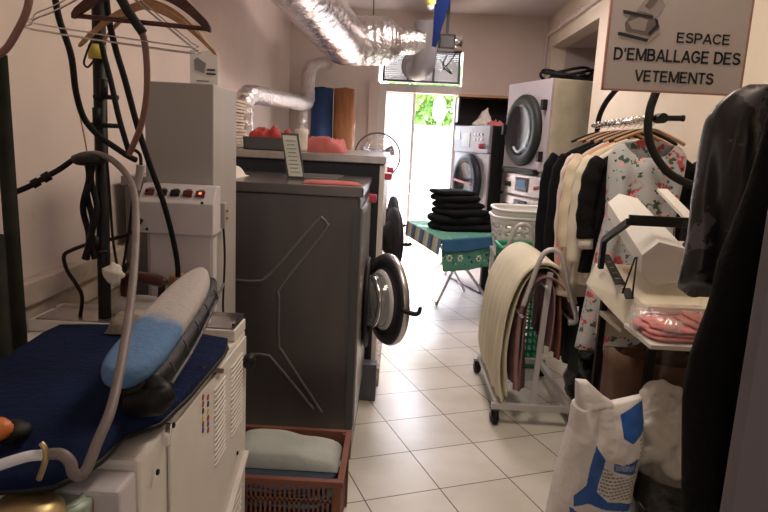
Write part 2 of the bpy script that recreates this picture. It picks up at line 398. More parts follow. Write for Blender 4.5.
# ---- outside
struct(MB().bb(-6, 8, 7.35, 14, -.12, -.02).build('garden_ground', M['garden']))
gw = MB(); gw.bb(-6, 8, 12.2, 12.4, -.02, 1.80)
for zz in (.9, 1.2, 1.5, 1.78): gw.bb(-6, 8, 12.17, 12.43, zz, zz+.05)
struct(gw.build('garden_wall', M['gwall']))
def bush(name, label, c, rad, n, seed, leafs=.09):
    q = random.Random(seed); b = MB()
    b.cur = 1; b.tube([(c[0], c[1], 0), (c[0]+.05, c[1], c[2])], .06); b.cur = 0
    for i in range(n):
        d = Vector((q.gauss(0, 1), q.gauss(0, 1), q.gauss(0, 1))).normalized(); p = Vector(c)+Vector((d.x*rad[0], d.y*rad[1], d.z*rad[2]))*(.6+.4*q.random())*(1+.25*nz(d, 2, seed))
        a = Vector((q.gauss(0, 1), q.gauss(0, 1), q.gauss(0, 1))).normalized(); e = a.orthogonal().normalized(); s = leafs*(.6+q.random()*.8)
        b.add([p-a*s, p+e*s*.45, p+a*s, p-e*s*.45], [(0, 1, 2, 3)])
    o = b.build(name, [M['leaf'], M['tanwood']], origin=(c[0], c[1], 0), weld=False)
    return tag(o, label, 'bush')
bush('garden_bush', 'bright green leafy bush behind the white garden wall, beyond the open door', (1.1, 13.3, 2.1), (1.5, .7, 1.0), 2600, 3, .13)
b = MB(); b.tube([(.70, 11.7, 0), (.70, 11.7, 1.9)], .03); b.lathe([(0, 0), (.08, .04), (.12, .15), (.11, .36), (.05, .45), (0, .46)], (.70, 11.7, 1.88))
tag(b.build('garden_post', M['gwall'], origin=(.70, 11.7, 0)), 'white post with rounded head standing before the garden wall', 'post')

# ================================================================ MACHINES ON THE LEFT
MX = -.155
def round_prof(r, h, k=.02): return [(0, 0), (r-k, 0), (r, k), (r, h-k), (r-k, h), (0, h)]
def porthole(t, c, nrm, rad, ring, glassm, ringm, bulge=.05, ringname='door'):
    """closed round door on a machine face; c centre on the face, nrm outward normal"""
    d = MB().lathe([(rad*.66, .02), (rad*.70, .055), (rad*.9, .06), (rad, .035), (rad, -.005), (rad*.66, -.005)], c, nrm, 40).build(ringname, ringm, t)
    MB().lathe([(0, .02-bulge), (rad*.35, .024-bulge*.8), (rad*.60, .03), (rad*.67, .03)], c, nrm, 36).build('glass', glassm, d)
    return d
Y1a, Y1b, Y2a, Y2b, Y3a, Y3b = 2.75, 3.66, 3.69, 4.58, 4.60, 5.45
# machine 1
t = thing('washing_machine', 'large dark steel washing machine with its round door swung open, nearest in the left row', 'washing machine', ((MX-1.2)/2, (Y1a+Y1b)/2, 0))
b = MB(); b.bb(-1.2, MX, Y1a, Y1b, .0, 1.25); b.build('body', M['dark_steel'], t, bevel=.012)
b = MB(); b.bb(-1.21, MX+.012, Y1a-.012, Y1b, 1.251, 1.295); b.build('worktop', M['steel_top'], t, bevel=.006)
fp = MB(); fp.bb(MX+.001, MX+.012, Y1a+.03, Y1b-.02, .16, 1.20); fp.build('front_panel', M['steel'], t, bevel=.003)
b = MB()
def groove(px): return [SY(x, y, Y1a-.002) for x, y in px]
for path in ([(236, 280), (257, 281), (270, 274), (316, 222), (323, 219), (327, 224), (325, 231), (281, 286), (279, 298), (279, 343), (284, 354), (322, 412)],
             [(249, 354), (266, 355), (275, 362), (314, 409)]):
    b.tube(groove(path), .006, 8, k=4)
b.build('pressed_ribs', mat('pressed rib steel', (.22, .21, .21), .35, .7), t)
MB().bb(MX-.03, MX+.004, Y1a-.016, Y1a-.010, .02, 1.2).build('corner_strip', M['darkgrey'], t)
# open round door hinged on the far side
hy, hz = 3.60, .640; ang = R(24); DR = .25
dc = Vector((MX+.03+math.sin(ang)*DR, hy-math.cos(ang)*DR, hz))
nin = Vector((-math.cos(ang), -math.sin(ang), 0))   # inner side
d = MB().lathe([(DR*.64, .008), (DR*.66, .03), (DR*.97, .026), (DR, .012), (DR, -.02), (DR*.95, -.03), (DR*.55, -.03), (.0, -.03)], dc, nin, 48).build('door', M['gasket'], t)
MB().lathe([(DR*1.0, -.026), (DR*1.02, -.012), (DR*1.02, .002), (DR*.99, .012)], dc, nin, 48).build('rim', M['steel'], d)
MB().lathe([(DR*.66, .01), (DR*.67, .034), (DR*.60, .045), (DR*.46, .05)], dc, nin, 40).build('white_ring', M['milky'], d)
MB().lathe([(0, .012), (DR*.63, .014)], dc, nin, 40).build('through_light_disc', M['milky'], d)  # white disc stands in for bright light seen through the glass bowl
MB().lathe([(DR*.60, .03), (DR*.58, .09), (DR*.50, .12), (DR*.3, .135), (0, .14), (0, .134), (DR*.3, .129), (DR*.48, .114), (DR*.555, .088), (DR*.575, .03)], dc, nin, 40).build('glass_bowl', M['glass'], d)
MB().lathe([(DR*.57, .088), (DR*.595, .09), (DR*.595, .10), (DR*.55, .112), (DR*.53, .108)], dc, nin, 40).build('bowl_rim', M['chrome'], d)
e1 = dc+Vector((math.sin(ang), -math.cos(ang), 0))*DR
b = MB(); b.tube([e1+Vector((-.02, 0, .005)), e1+Vector((.045, -.01, -.01)), e1+Vector((.07, -.01, 0)), e1+Vector((.075, -.01, .03))], lambda q: .014-.005*q); b.build('latch_handle', M['black'], d)
for dz in (-.1, .1): MB().box((MX+.025, hy-.01, hz+dz), (.05, .06, .05)).build('hinge', M['black'], t, bevel=.006)
MB().lathe([(.20, .014), (.235, .03), (.25, .014), (.20, .0)], (MX+.012, hy-.31, hz), (1, 0, 0), 40).build('door_opening', M['black'], t)
b = MB().box((MX+.025, 3.42, 1.19), (.05, .05, .045)).build('dial', M['pinkknob'], t, bevel=.012)
# machines 2 and 3: taller, with light fronts
X3, ZT = -.075, 1.41
whitefront = mat('white front', (.72, .67, .65), .35)
def tall_machine(nm, label, cat, ya, yb, doorc, opening):
    t = thing(nm, label, cat, ((X3-1.2)/2, (ya+yb)/2, .12))
    MB().bb(-1.17, X3-.03, ya, yb, .12, ZT-.045).build('body', M['gasket'], t, bevel=.01)
    MB().bb(-1.19, X3+.005, ya-.015, yb, ZT-.044, ZT).build('worktop', M['steel'], t, bevel=.006)
    MB().bb(X3-.029, X3, ya+.0, yb, .14, ZT-.05).build('front_panel', whitefront, t, bevel=.003)
    aa = R(opening); r_ = .21; c_ = Vector((X3+.02+math.sin(aa)*r_, doorc-math.cos(aa)*r_, .86)); n_ = Vector((-math.cos(aa), -math.sin(aa), 0))
    d = MB().lathe([(r_*.6, .03), (r_*.66, .035), (r_*.97, .018), (r_, 0), (r_*.96, -.02), (0, -.02)], c_, n_, 40).build('door', M['gasket'], t)
    MB().lathe([(0, .07), (r_*.35, .075), (r_*.6, .03)], c_, n_, 30).build('glass', M['darkglass'], d)
    e1 = c_+Vector((math.sin(aa), -math.cos(aa), 0))*r_
    MB().tube([e1, e1+Vector((.05, -.01, .0)), e1+Vector((.065, -.01, .012))], .011).build('latch_handle', M['black'], d)
    MB().box((X3+.02, ya+.12, 1.29), (.05, .05, .04)).build('dial', M['pinkknob'], t, bevel=.01)
    return t
tall_machine('dryer', 'taller dark dryer with grey top, directly behind the open-doored washing machine', 'dryer', 3.68, 4.56, 4.35, 14)
tall_machine('dryer', 'last tall dark dryer at the far end of the left machine row, beside the fan', 'dryer', 4.58, 5.45, 5.25, 10)
# grey pedestal box on the floor in front of the kerb
b = MB(); b.bb(-.15, -.062, 3.46, 3.555, 0, .22); o = b.build('metal_plinth', mat('plinth grey', (.12, .12, .14), .5), origin=(-.105, 3.5, 0), bevel=.004)
tag(o, 'small grey metal plinth standing on the tiles below the open round door', 'plinth')

# ---- things on the left machines
def rag(name, label, cat, c, sx, sy, h, m, seed, group=None, rot=0, nu=22, nv=18, amp=.6):
    """a crumpled cloth lying at c (base centre)"""
    rm = Matrix.Rotation(rot, 3, 'Z'); b = MB(); cx = Vector(c)
    def top(u, v):
        x, y = (u-.5)*2, (v-.5)*2; e = max(0, 1-abs(x)**4)*max(0, 1-abs(y)**4)
        z = h*(.25+.75*(e**.4))*(.65+amp*nz((x*1.2, y*1.2, 0), 1.6, seed)+.25*nz((x, y, 0), 5, seed))
        s = 1+.12*nz((x, y, 2), 1.5, seed)
        return cx+rm @ Vector((x*sx/2*s, y*sy/2*s, max(z*min(1, e*3+.05), .002)))
    b.grid(top, nu, nv)
    b.grid(lambda u, v: (lambda p: Vector((p.x, p.y, c[2]+.0005)))(top(u, v)), nu, nv)
    # skirt closing top to bottom
    ring = [(i/nu, 0) for i in range(nu)]+[(1, j/nv) for j in range(nv)]+[(1-i/nu, 1) for i in range(nu)]+[(0, 1-j/nv) for j in range(nv)]
    T = [top(*q) for q in ring]; L = len(T)
    b.add(T+[Vector((p.x, p.y, c[2]+.0005)) for p in T], [(i, (i+1) % L, L+(i+1) % L, L+i) for i in range(L)], True)
    o = b.build(name, m, origin=c); 
    if label: tag(o, label, cat, group)
    return o
rag('white_rag', 'crumpled white cloth lying on the near left corner of the dark machine top', 'cloth', (-.86, 2.98, 1.295), .24, .34, .055, M['whitecloth'], 4)
rag('pink_cloth', 'flat folded pink cloth near the front right edge of the dark machine top', 'cloth', (-.30, 2.90, 1.295), .27, .13, .018, M['salmon'], 5, amp=.2)
# framed slip: stand-up plastic holder
pb = SZ(296, 179, 1.296); pt_ = SY(289, 133, pb.y)
t = thing('notice_holder', 'standing clear holder with a pale printed slip, leaning on the dark machine top', 'notice holder', (pb.x, pb.y, 1.295))
wv = Vector((.075, 0, 0)); tp = Vector((pb.x-.045, pb.y+.05, 1.295+.22))
def slab(a, wv, tp, th):
    n = wv.cross(tp-a).normalized()*th; return MB().prism([a-wv/2, a+wv/2, tp+wv/2, tp-wv/2], n)
a0 = Vector((pb.x, pb.y, 1.297))
slab(a0, wv*1.15, tp, -.006).build('frame', M['darkgrey'], t, bevel=.001)
slab(a0+Vector((0, -.003, .012)), wv*.92, tp+Vector((0, -.003, -.012)), .002).build('slip', mat('slip grey', (.48, .50, .46), .5), t)
b = MB()
for i in range(9):
    q = a0.lerp(tp, .15+i*.085)+Vector((0, -.0075, .0)); b.box(q, (.04 if i % 2 else .05, .001, .004))
b.build('print_lines', M['inkgrey'], t)
o = MB().bb(-.58, -.30, 3.22, 3.55, 1.2955, 1.301).build('flat_document', mat('glossy slip', (.22, .23, .22), .15), origin=(-.44, 3.4, 1.295)); tag(o, 'glossy grey document lying flat between the notice holder and the back cabinet', 'document')
# basket of red cloths
bz = ZT+.001
t = thing('shallow_basket', 'dark shallow basket filled with red cloths on top of the tall dryer', 'basket', (-.80, 4.0, bz))
b = MB(); bx0, bx1, by0, by1 = -.94, -.66, 3.84, 4.16
for x0, x1, y0, y1 in ((bx0, bx1, by0, by0+.012), (bx0, bx1, by1-.012, by1), (bx0, bx0+.012, by0, by1), (bx1-.012, bx1, by0, by1)): b.bb(x0, x1, y0, y1, bz, bz+.075)
b.bb(bx0, bx1, by0, by1, bz, bz+.008); b.build('tray', M['darkgrey'], t, bevel=.004)
rag('red_cloth', 'bright red cloth heaped in the dark shallow basket', 'cloth', (-.80, 4.0, bz+.0085), .25, .29, .15, M['red'], 8)
rag('salmon_cloth', 'dull red garment heaped on the tall dryer to the right of the dark basket', 'cloth', (-.49, 4.1, bz), .30, .30, .12, M['salmon'], 9, amp=.3)
b = MB(); c_ = Vector((-.605, 3.95, bz)); b.lathe([(0, 0), (.035, 0), (.038, .02), (.038, .10), (.042, .11), (.042, .135), (0, .14)], c_)
tag(b.build('white_jar', M['whitecloth'], origin=c_), 'small white lidded jar between the dark basket and the dull red garment', 'jar')

# rolls standing behind the cabinet
def roll(px, r, top_px, Y, m, label, core):
    p = SY(px, top_px, Y); t = thing('material_roll', label, 'roll', (p.x, Y, 0), 0)
    h = p.z
    MB().lathe([(.03, 0), (r, 0), (r, h), (.03, h)], (p.x, Y, 0), n=36).build('sheet', m, t)
    MB().lathe([(.022, 0.002), (.03, .002), (.03, h+.012), (.022, h+.012), (.022, .002)], (p.x, Y, 0), n=20).build('core', core, t)
roll(322.5, .115, 88, 6.75, M['bluefilm'], 'tall dark blue roll standing upright in the rear left corner', M['black'])
roll(345.5, .115, 89, 6.75, M['bronze'], 'tall brown wood-look roll standing upright right of the blue roll', M['black'])
# flattened box stack / wooden laths at the wall by the small duct
t = thing('lath_stack', 'stack of pale laths piled against the left wall behind the white column', 'laths', (-1.08, 4.1, ZT))
b = MB(); q = random.Random(2)
for i in range(15):
    b.bb(-1.16+q.uniform(0, .01), -1.02+q.uniform(-.01, .01), 3.95, 4.22+q.uniform(-.02, .02), ZT+.002+i*.02, ZT+.018+i*.02)
b.build('laths', mat('pale lath', (.62, .52, .40), .7, var=.25), t, bevel=.002)

# standing fan
fc = SY(377.5, 156, 5.75)
t = thing('pedestal_fan', 'round white wire-guard fan standing beside the garden door behind the left cabinet', 'fan', (fc.x, fc.y+.08, 0))
b = MB(); fr_ = .205
n_ = Vector((.1, -1, .05)).normalized(); ux = Vector((1, .1, 0)).normalized(); uy = n_.cross(ux).normalized()
def fanpt(r, a, d): return fc+ux*(r*math.cos(a))+uy*(r*math.sin(a))+n_*d
for dd in (.045, -.045):
    for rr_ in (.06, .11, .16): b.tube([fanpt(rr_, a, dd*(1.15-(rr_/.25)**2)) for a in [i*2*PI/24 for i in range(24)]], .0016, 5, smooth_path=False, closed=True, caps=False)
    for i in range(36):
        a = i*2*PI/36; b.tube([fanpt(.045, a, dd*1.1), fanpt(.13, a, dd*.9), fanpt(fr_, a, 0)], .0011, 4, k=3, caps=False)
b.build('wire_guard', M['chrome'], t, weld=False)
MB().tube([fanpt(fr_, i*2*PI/40, 0) for i in range(40)], .008, 8, smooth_path=False, closed=True, caps=False).build('guard_rim', M['darkgrey'], t)
b = MB()
for i in range(3):
    a = i*2*PI/3+.4
    b.grid(lambda u, v: fanpt(.03+.13*u, a+(v-.5)*(.9-.3*u), (v-.5)*.05), 6, 6)
b.build('blades', mat('smoked blade', (.20, .19, .20), .2), t, solid=.003)
b = MB(); b.lathe([(0, .055), (.03, .05), (.04, .0), (.05, -.06), (.04, -.15), (0, -.16)], fc, n_); b.build('motor', M['rackmetal'], t)
b = MB(); b.tube([fc-n_*.09, fc-n_*.09+Vector((0, 0, -.2)), (fc.x, fc.y+.09, .03)], .014, smooth_path=False); b.build('pole', M['rackmetal'], t)
MB().lathe([(0, 0), (.17, 0), (.165, .02), (.03, .035), (0, .035)], (fc.x, fc.y+.09, .0)).build('base', M['rackmetal'], t)

# ================================================================ DUCTS
def corrugate(r, n, a): return lambda q: r*(1+a*math.sin(q*n*2*PI))
t = thing('foil_duct', 'wide silver foil air duct running under the ceiling and turning across the rear', 'duct', (-.6, 4, 2.3))
A1, A2 = SY(313, 2, 4.75), SY(345, 42, 5.85); dd_ = (A1-A2).normalized()
P = [A1+dd_*3.0, A1+dd_*1.5, A1, A1.lerp(A2, .5), A2]
MB().tube(P, corrugate(.205, 44, .008), 28, k=24).build('straight_run', M['foil'], t)
a_, b_ = SY(340, 41, 5.9), SY(385, 41, 5.95); c_, d_ = SY(405, 41, 5.98), SY(424, 42, 6.0)
b = MB(); path = [a_+Vector((-.05, -.02, 0)), a_+(b_-a_)*.5, b_, b_+(c_-b_)*.6, c_, d_]
def rad(q):
    return .215 if q < .42 else (.215-(q-.42)/.22*.095 if q < .64 else .12)
b.tube(path, lambda q: rad(q)*(1+.015*math.sin(q*90)), 28, k=14); b.build('cross_run', M['foil2'], t)
for px in (372, 428):
    pass
MB().tube([SY(373, 22, 5.93), (SY(373, 22, 5.93).x, 5.93, ZC)], .004).build('hanger_wire', M['black'], t)
# grey U pipe
t = thing('exhaust_elbow', 'smooth grey U-shaped exhaust pipe hanging before the grille above the door', 'pipe', tuple(SY(425, 60, 6.3)))
P = [SY(424, 28, 6.0), SY(426, 36, 5.85)]; 
P = [SY(425.5, 20, 6.0), SY(425.5, 23, 6.0), SY(425.5, 40, 6.0), SY(425, 56, 6.02), SY(422.5, 66, 6.10), SY(418, 70, 6.35), SY(416, 68, 6.8), SY(415, 65, 7.3)]
MB().tube(P, lambda q: .03+.075*min(1, (q*7)**.5) if q < .14 else .105, 26, k=10).build('bend', M['pvc'], t)
MB().lathe([(.10, -.01), (.15, -.01), (.15, .01), (.10, .01)], SY(415, 66, 7.05), (0, 1, 0)).build('wall_flange', M['steel'], t)
# motor box
p = SY(446.5, 43, 6.7)
t = thing('extractor_motor', 'small dark extractor fan motor with chrome end hanging above the garden door', 'motor', tuple(p))
MB().box(p, (.17, .2, .15)).build('housing', M['darkgrey'], t, bevel=.02)
MB().lathe([(0, 0), (.06, 0), (.065, .02), (.065, .09), (.05, .1), (0, .1)], p+Vector((.06, 0, .02)), (1, 0, 0)).build('end_cap', M['chrome'], t)
b = MB(); b.tube([SY(447, 55, 6.65), SY(443, 66, 6.65), SY(452, 74, 6.65), SY(440, 60, 6.65)], .006); b.tube([SY(457, 52, 6.65), SY(448, 64, 6.65), SY(443, 70, 6.65)], .006); b.build('cable', M['black'], t)
MB().bar(p+Vector((0, 0, .07)), (p.x, p.y, ZC), .03).build('hanging_bracket', M['darkgrey'], t)
# navy panel hanging from the ceiling
q = [SY(435, 6, 5.7), SY(456, 6, 5.7), SY(436, 47, 5.7), SY(432, 46, 5.7)]
k = q[0].z; q[0] = Vector((q[0].x, 5.7, ZC)); q[1] = Vector((q[1].x, 5.7, ZC))
tag(MB().prism(q, (0, .02, 0)).build('navy_banner', M['tarp'], origin=q[0]), 'dark navy wedge-shaped panel hanging from the ceiling beside the grey exhaust pipe', 'banner')
# lamp socket
p = SY(430.5, 4, 5.6)
t = thing('ceiling_lamp_socket', 'small yellowish lamp socket hanging from the ceiling by the exhaust pipe', 'lamp socket', (p.x, p.y, ZC))
MB().lathe([(0, 0), (.025, .005), (.045, .04), (.04, .08), (.02, .10), (.006, .11), (.006, ZC-p.z+.03), (0, ZC-p.z+.03)], p-Vector((0, 0, .03))).build('socket', M['yellow'], t)
MB().lathe([(0, 0), (.03, .02), (.03, .04), (0, .06)], p-Vector((0, 0, .055))).build('bulb', M['milky'], t)
# small duct on the left wall
t = thing('small_foil_duct', 'narrow foil-wrapped pipe climbing the left wall with several bends', 'duct', (-1.0, 4.4, 1.2))
P = [SY(242, 150, 4.4), SY(243, 120, 4.4), SY(243, 104, 4.4), SY(249, 95, 4.5), SY(262, 96, 4.8), SY(290, 101, 5.7), SY(304, 104, 6.3), SY(308, 99, 6.45), SY(308, 88, 6.5), SY(309, 75, 6.55), SY(313, 66, 6.7), SY(326, 64, 7.15)]
MB().tube(P, lambda q: .068*(1+.04*math.sin(q*120)), 18, k=10).build('wrapped_pipe', M['foil2'], t)
q = SY(303, 106, 6.4); MB().tube([q, (q.x, q.y, 1.0), (q.x, q.y, .1)], .055, 16).build('down_pipe', M['foil2'], t)

# ================================================================ RIGHT REAR MACHINES
def local_machine(name, label, cat, corner, az, wid, dep, z1, bodym, frontm):
    """corner = front right lower corner; front face runs from it towards azimuth az (left of forward)"""
    t = thing(name, label, cat, corner, az)
    return t
# tall stacked dryer. local frame: x = from corner into the body (side), y = along the front face
az = R(17)
t = thing('stacked_dryer', 'tall cream stacked dryer with big round door above coin panels, in the rear niche', 'dryer', (1.285, 5.5, 0), az)
def L(t): return lambda x, y, z: wm(t) @ Vector((x, y, z))
def lbox(mb, x0, x1, y0, y1, z0, z1): return mb.bb(x0, x1, y0, y1, z0, z1)
MB().bb(0, .50, 0, .80, .0, 2.09).build('body', M['greycream'], t, world=False, bevel=.01)
MB().bb(-.02, -.001, .0, .80, 1.30, 2.09).build('upper_front', mat('lilac front', (.42, .38, .40), .45, .2), t, world=False, bevel=.004)
d = MB().lathe([(.22, .03), (.235, .055), (.30, .05), (.32, .03), (.32, 0), (.22, 0)], (-.021, .42, 1.655), (-1, 0, 0), 44).build('door', mat('grey rubber ring', (.022, .026, .024), .5, spec=.2), t, world=False)
MB().lathe([(0, .01), (.10, .015), (.21, .03), (.23, .05)], (-.021, .42, 1.655), (-1, 0, 0), 40).build('glass', M['darkglass'], d, world=False)
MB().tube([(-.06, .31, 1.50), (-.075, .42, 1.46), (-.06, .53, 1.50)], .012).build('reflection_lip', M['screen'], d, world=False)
b = MB().box((-.09, .70, 1.66), (.03, .05, .10)).build('door_handle', M['black'], d, world=False, bevel=.006)
for zz in (1.43, 1.87): MB().box((-.04, .075, zz), (.045, .05, .09)).build('hinge', M['black'], t, world=False, bevel=.005)
MB().bb(-.06, .0, .12, .75, 1.265, 1.315).build('lower_lip', M['black'], t, world=False, bevel=.015)
for i, z0 in enumerate((1.07, .86)):
    p_ = MB().bb(-.022, -.001, .0, .80, z0, z0+.185).build('coin_panel', M['steel'], t, world=False, bevel=.004)
    MB().bb(-.03, -.0225, .26, .50, z0+.03, z0+.16).build('display', M['darkglass'], p_, world=False, bevel=.003)
    MB().bb(-.033, -.0305, .30, .46, z0+.05, z0+.13).build('screen_label', M['sticker'], p_, world=False)
    MB().bb(-.03, -.0225, .60, .72, z0+.06, z0+.11).build('coin_slot', M['black'], p_, world=False, bevel=.003)
    MB().lathe([(0, .0), (.016, 0), (.016, .015), (0, .015)], (-.0225, .12, z0+.08), (-1, 0, 0)).build('button', M['red'], p_, world=False)
MB().bb(-.02, -.001, .0, .80, .02, .85).build('lower_front', M['steel'], t, world=False, bevel=.004)
# hoses and box on top of the dryer
b = MB()
for i in range(5):
    cx_, cy_ = .36+.02*math.sin(i*2), .42+.05*math.cos(i*3)
    b.tube([(cx_+(.20+.02*i)*math.cos(a)*.8, cy_+(.24-.01*i)*math.sin(a), 2.115+i*.022+.03*math.sin(a*2+i)) for a in [k*2*PI/14 for k in range(14)]], .013, 8, closed=True, caps=False, k=4)
g = L(t); b2 = MB(); b2.v = [g(*v) for v in b.v]; b2.f = b.f; b2.sm = b.sm; b2.mi = b.mi
tag(b2.build('coiled_hose', M['rubber'], origin=tuple(g(.36, .42, 2.09))), 'black hose coiled loosely on top of the tall cream dryer', 'hose')
pb = SZ(566, 73, 2.09)
b = MB().bb(1.74, 1.98, 6.0, 6.25, 2.092, 2.24); tag(b.build('cardboard_box', mat('cardboard', (.42, .22, .13), .8), origin=(1.86, 6.1, 2.09), bevel=.004), 'brown cardboard box behind the coiled hose on the tall dryer', 'box')
# rear washer
az = R(20)
t = thing('washing_machine', 'grey front-loading washing machine with digital panel standing by the garden door, right side', 'washing machine', (.915, 6.30, 0), az)
MB().bb(0, .40, 0, .80, 0, 1.70).build('body', M['black'], t, world=False, bevel=.01)
MB().bb(-.02, -.001, .0, .80, .02, 1.42).build('front_panel', mat('lilac steel', (.34, .31, .34), .4, .4), t, world=False, bevel=.004)
cp = MB().bb(-.035, -.001, .0, .80, 1.425, 1.70).build('control_panel', mat('control grey', (.26, .24, .27), .4, .3), t, world=False, bevel=.008)
MB().bb(-.041, -.0355, .42, .60, 1.48, 1.62).build('display', M['screen'], cp, world=False, bevel=.003)
for i in range(6): MB().box((-.04, .30-.07*(i % 3), 1.61-.05*(i//3)), (.01, .035, .02)).build('button', M['steel'], cp, world=False, bevel=.003)
MB().lathe([(0, 0), (.028, 0), (.024, .03), (0, .032)], (-.036, .14, 1.495), (-1, 0, 0)).build('stop_button', M['red'], cp, world=False)
MB().bb(-.04, -.0355, .66, .79, 1.56, 1.64).build('brand_plate', M['steel'], cp, world=False)
d = MB().lathe([(.20, .03), (.22, .06), (.27, .06), (.295, .03), (.295, 0), (.2, 0)], (-.021, .42, 1.12), (-1, 0, 0), 44).build('door', M['gasket'], t, world=False)
MB().lathe([(0, .01), (.10, .015), (.2, .05)], (-.021, .42, 1.12), (-1, 0, 0), 40).build('glass', M['darkglass'], d, world=False)
b = MB().bar((-.085, .22, 1.10), (-.085, .62, 1.13), .025, .02).build('red_latch', mat('dull red latch', (.42, .12, .12), .4), d, world=False)
# dark shelf box above washer on back wall
a_, b_ = SY(459, 98, 7.1), SY(511, 124, 7.1)
t = thing('wall_cabinet', 'open black cabinet with a brown top edge on the back wall above the grey washer', 'cabinet', (a_.x, 7.1, 1.72))
z0, z1 = 1.715, a_.z; x0, x1 = a_.x-.02, b_.x+.03
b = MB(); b.bb(x0, x1, 7.17, 7.195, z0, z1); b.bb(x0, x0+.02, 6.85, 7.17, z0, z1); b.bb(x1-.02, x1, 6.85, 7.17, z0, z1); b.bb(x0, x1, 6.85, 7.17, z0, z0+.02)
b.build('case', M['black'], t)
MB().bb(x0-.01, x1+.01, 6.84, 7.17, z1, z1+.025).build('top_board', M['tanwood'], t)
# little things on top of the washer
g = L(t) 
wt = bpy.data.objects['washing_machine.001']; g = L(wt)
p0 = g(.16, .50, 1.701)
b = MB(); b.lathe([(0, 0), (.13, 0), (.12, .03), (.08, .06), (.05, .10), (.03, .15), (.006, .19), (0, .2)], p0, (0, 0, 1), 24)
for v in b.v: v += Vector((nz(v, 14, 1), nz(v, 14, 2), 0))*.07*min(1, (v.z-p0.z)*20)
tag(b.build('white_napkin', M['whitecloth'], origin=p0), 'crumpled white napkin peaked on top of the grey washer', 'cloth')
p1 = g(.14, .22, 1.701); o = rag('flowered_cloth', 'small pink and white cloth on the grey washer beside the white napkin', 'cloth', tuple(p1), .16, .14, .06, M['salmon'], 12)
p2 = g(.24, .08, 1.701); b = MB().lathe([(0, 0), (.045, 0), (.05, .03), (.05, .11), (.035, .13), (0, .13)], p2); tag(b.build('grey_pot', M['rackmetal'], origin=p2), 'small grey pot at the right rear corner of the grey washer top', 'pot')

# ================================================================ IRONING BOARD WITH BLACK CLOTHES
IZ = .73
A = SZ(440, 246, IZ); Rr = SZ(501, 234, IZ); T = SZ(407, 220, IZ)
A = Vector((.385, 5.02, IZ)); Rr = Vector((.93, 5.42, IZ)); T = Vector((.125, 6.12, IZ)); Bk = Vector((.62, 6.5, IZ))
t = thing('ironing_board', 'folding ironing board with green flowered cover and striped end on crossed grey legs', 'ironing board', (.6, 5.8, 0))
MB().prism([A, Rr, Bk, T], (0, 0, -.03)).build('board', M['tarp'], t, bevel=.006)
# cover: top + drooping skirts
def skirt(p, q, drop, m, name, parent, waves=3, strips=None, out=.02):
    d = (q-p); n = Vector((d.y, -d.x, 0)).normalized()
    b = MB()
    b.grid(lambda u, v: p+d*u+n*(out*v+.006*math.sin(u*waves*2*PI)*v+.004)+Vector((0, 0, .008-drop*v-.01*math.sin(u*5)*v)), 24, 8)
    return b.build(name, m, parent, solid=.004)
cv = MB().prism([A, Rr, Bk, T], (0, 0, .01)).build('cover', M['boardcloth'], t)
band = mat('blue band cloth', (.02, .10, .22), .85)
skirt(A, Rr, .10, band, 'band', t)
s2 = skirt(A+Vector((0, 0, -.085)), Rr+Vector((0, 0, -.085)), .17, M['boardcloth'], 'front_skirt', t, out=.03)
# blossoms on the skirt
b = MB(); dd = Rr-A; nn = Vector((dd.y, -dd.x, 0)).normalized(); ex = dd.normalized()
for u, v in ((.27, .40), (.58, .50), (.86, .25), (.10, .35)):
    c_ = A+dd*u+nn*.034+Vector((0, 0, -.085-.17*v))
    for k in range(6):
        a = k*PI/3; e_ = c_+ex*math.cos(a)*.022+Vector((0, 0, math.sin(a)*.022))
        b.lathe([(0, .003), (.012, .001), (.0, 0)], e_, nn, 8)
    b.build('blossom_print', mat('pale green blossom', (.52, .62, .50), .8), s2, weld=False); b = MB()
b = MB()
for u, v in ((.18, .55), (.42, .35), (.47, .6), (.72, .3), (.76, .6)):
    c_ = A+dd*u+nn*.034+Vector((0, 0, -.085-.17*v)); b.lathe([(0, .003), (.016, .001), (0, 0)], c_, nn, 10)
b.build('leaf_print', M['teal'], s2, weld=False)
# striped end skirt
dT = A-T; cols = [M['bluefilm'], mat('straw', (.55, .50, .28), .85), mat('pale stripe', (.55, .60, .56), .85), mat('slate stripe', (.10, .22, .32), .85)]
sk = MB()
nT = Vector((dT.y, -dT.x, 0)).normalized()
NU = 48
def fT(u, v): return T+dT*u+nT*(.015*v+.004)+Vector((0, 0, .008-.13*v))
for j in range(6):
    for i in range(NU):
        sk.cur = (i//3) % 4
        sk.add([fT(i/NU, j/6), fT((i+1)/NU, j/6), fT((i+1)/NU, (j+1)/6), fT(i/NU, (j+1)/6)], [(0, 1, 2, 3)])
sk.build('striped_skirt', cols, t, solid=.004)
# legs
zt = IZ-.03; c1, c2, c3, c4 = SZ(436, 305, .01), SZ(416, 290, .01), SZ(490, 303, .01), SZ(464, 290, .01)
for foot, top in ((c1, Vector((.78, 6.15, zt))), (c2, Vector((.70, 5.75, zt))), (c3, Vector((.42, 5.75, zt))), (c4, Vector((.36, 5.6, zt)))):
    MB().tube([foot, top], .014, 10).build('leg', M['cartmetal'], t)
MB().tube([c1.lerp(c2, 0)+Vector((0, 0, .02)), c2+Vector((0, 0, .02))], .010, 8).build('foot_bar', M['cartmetal'], t)

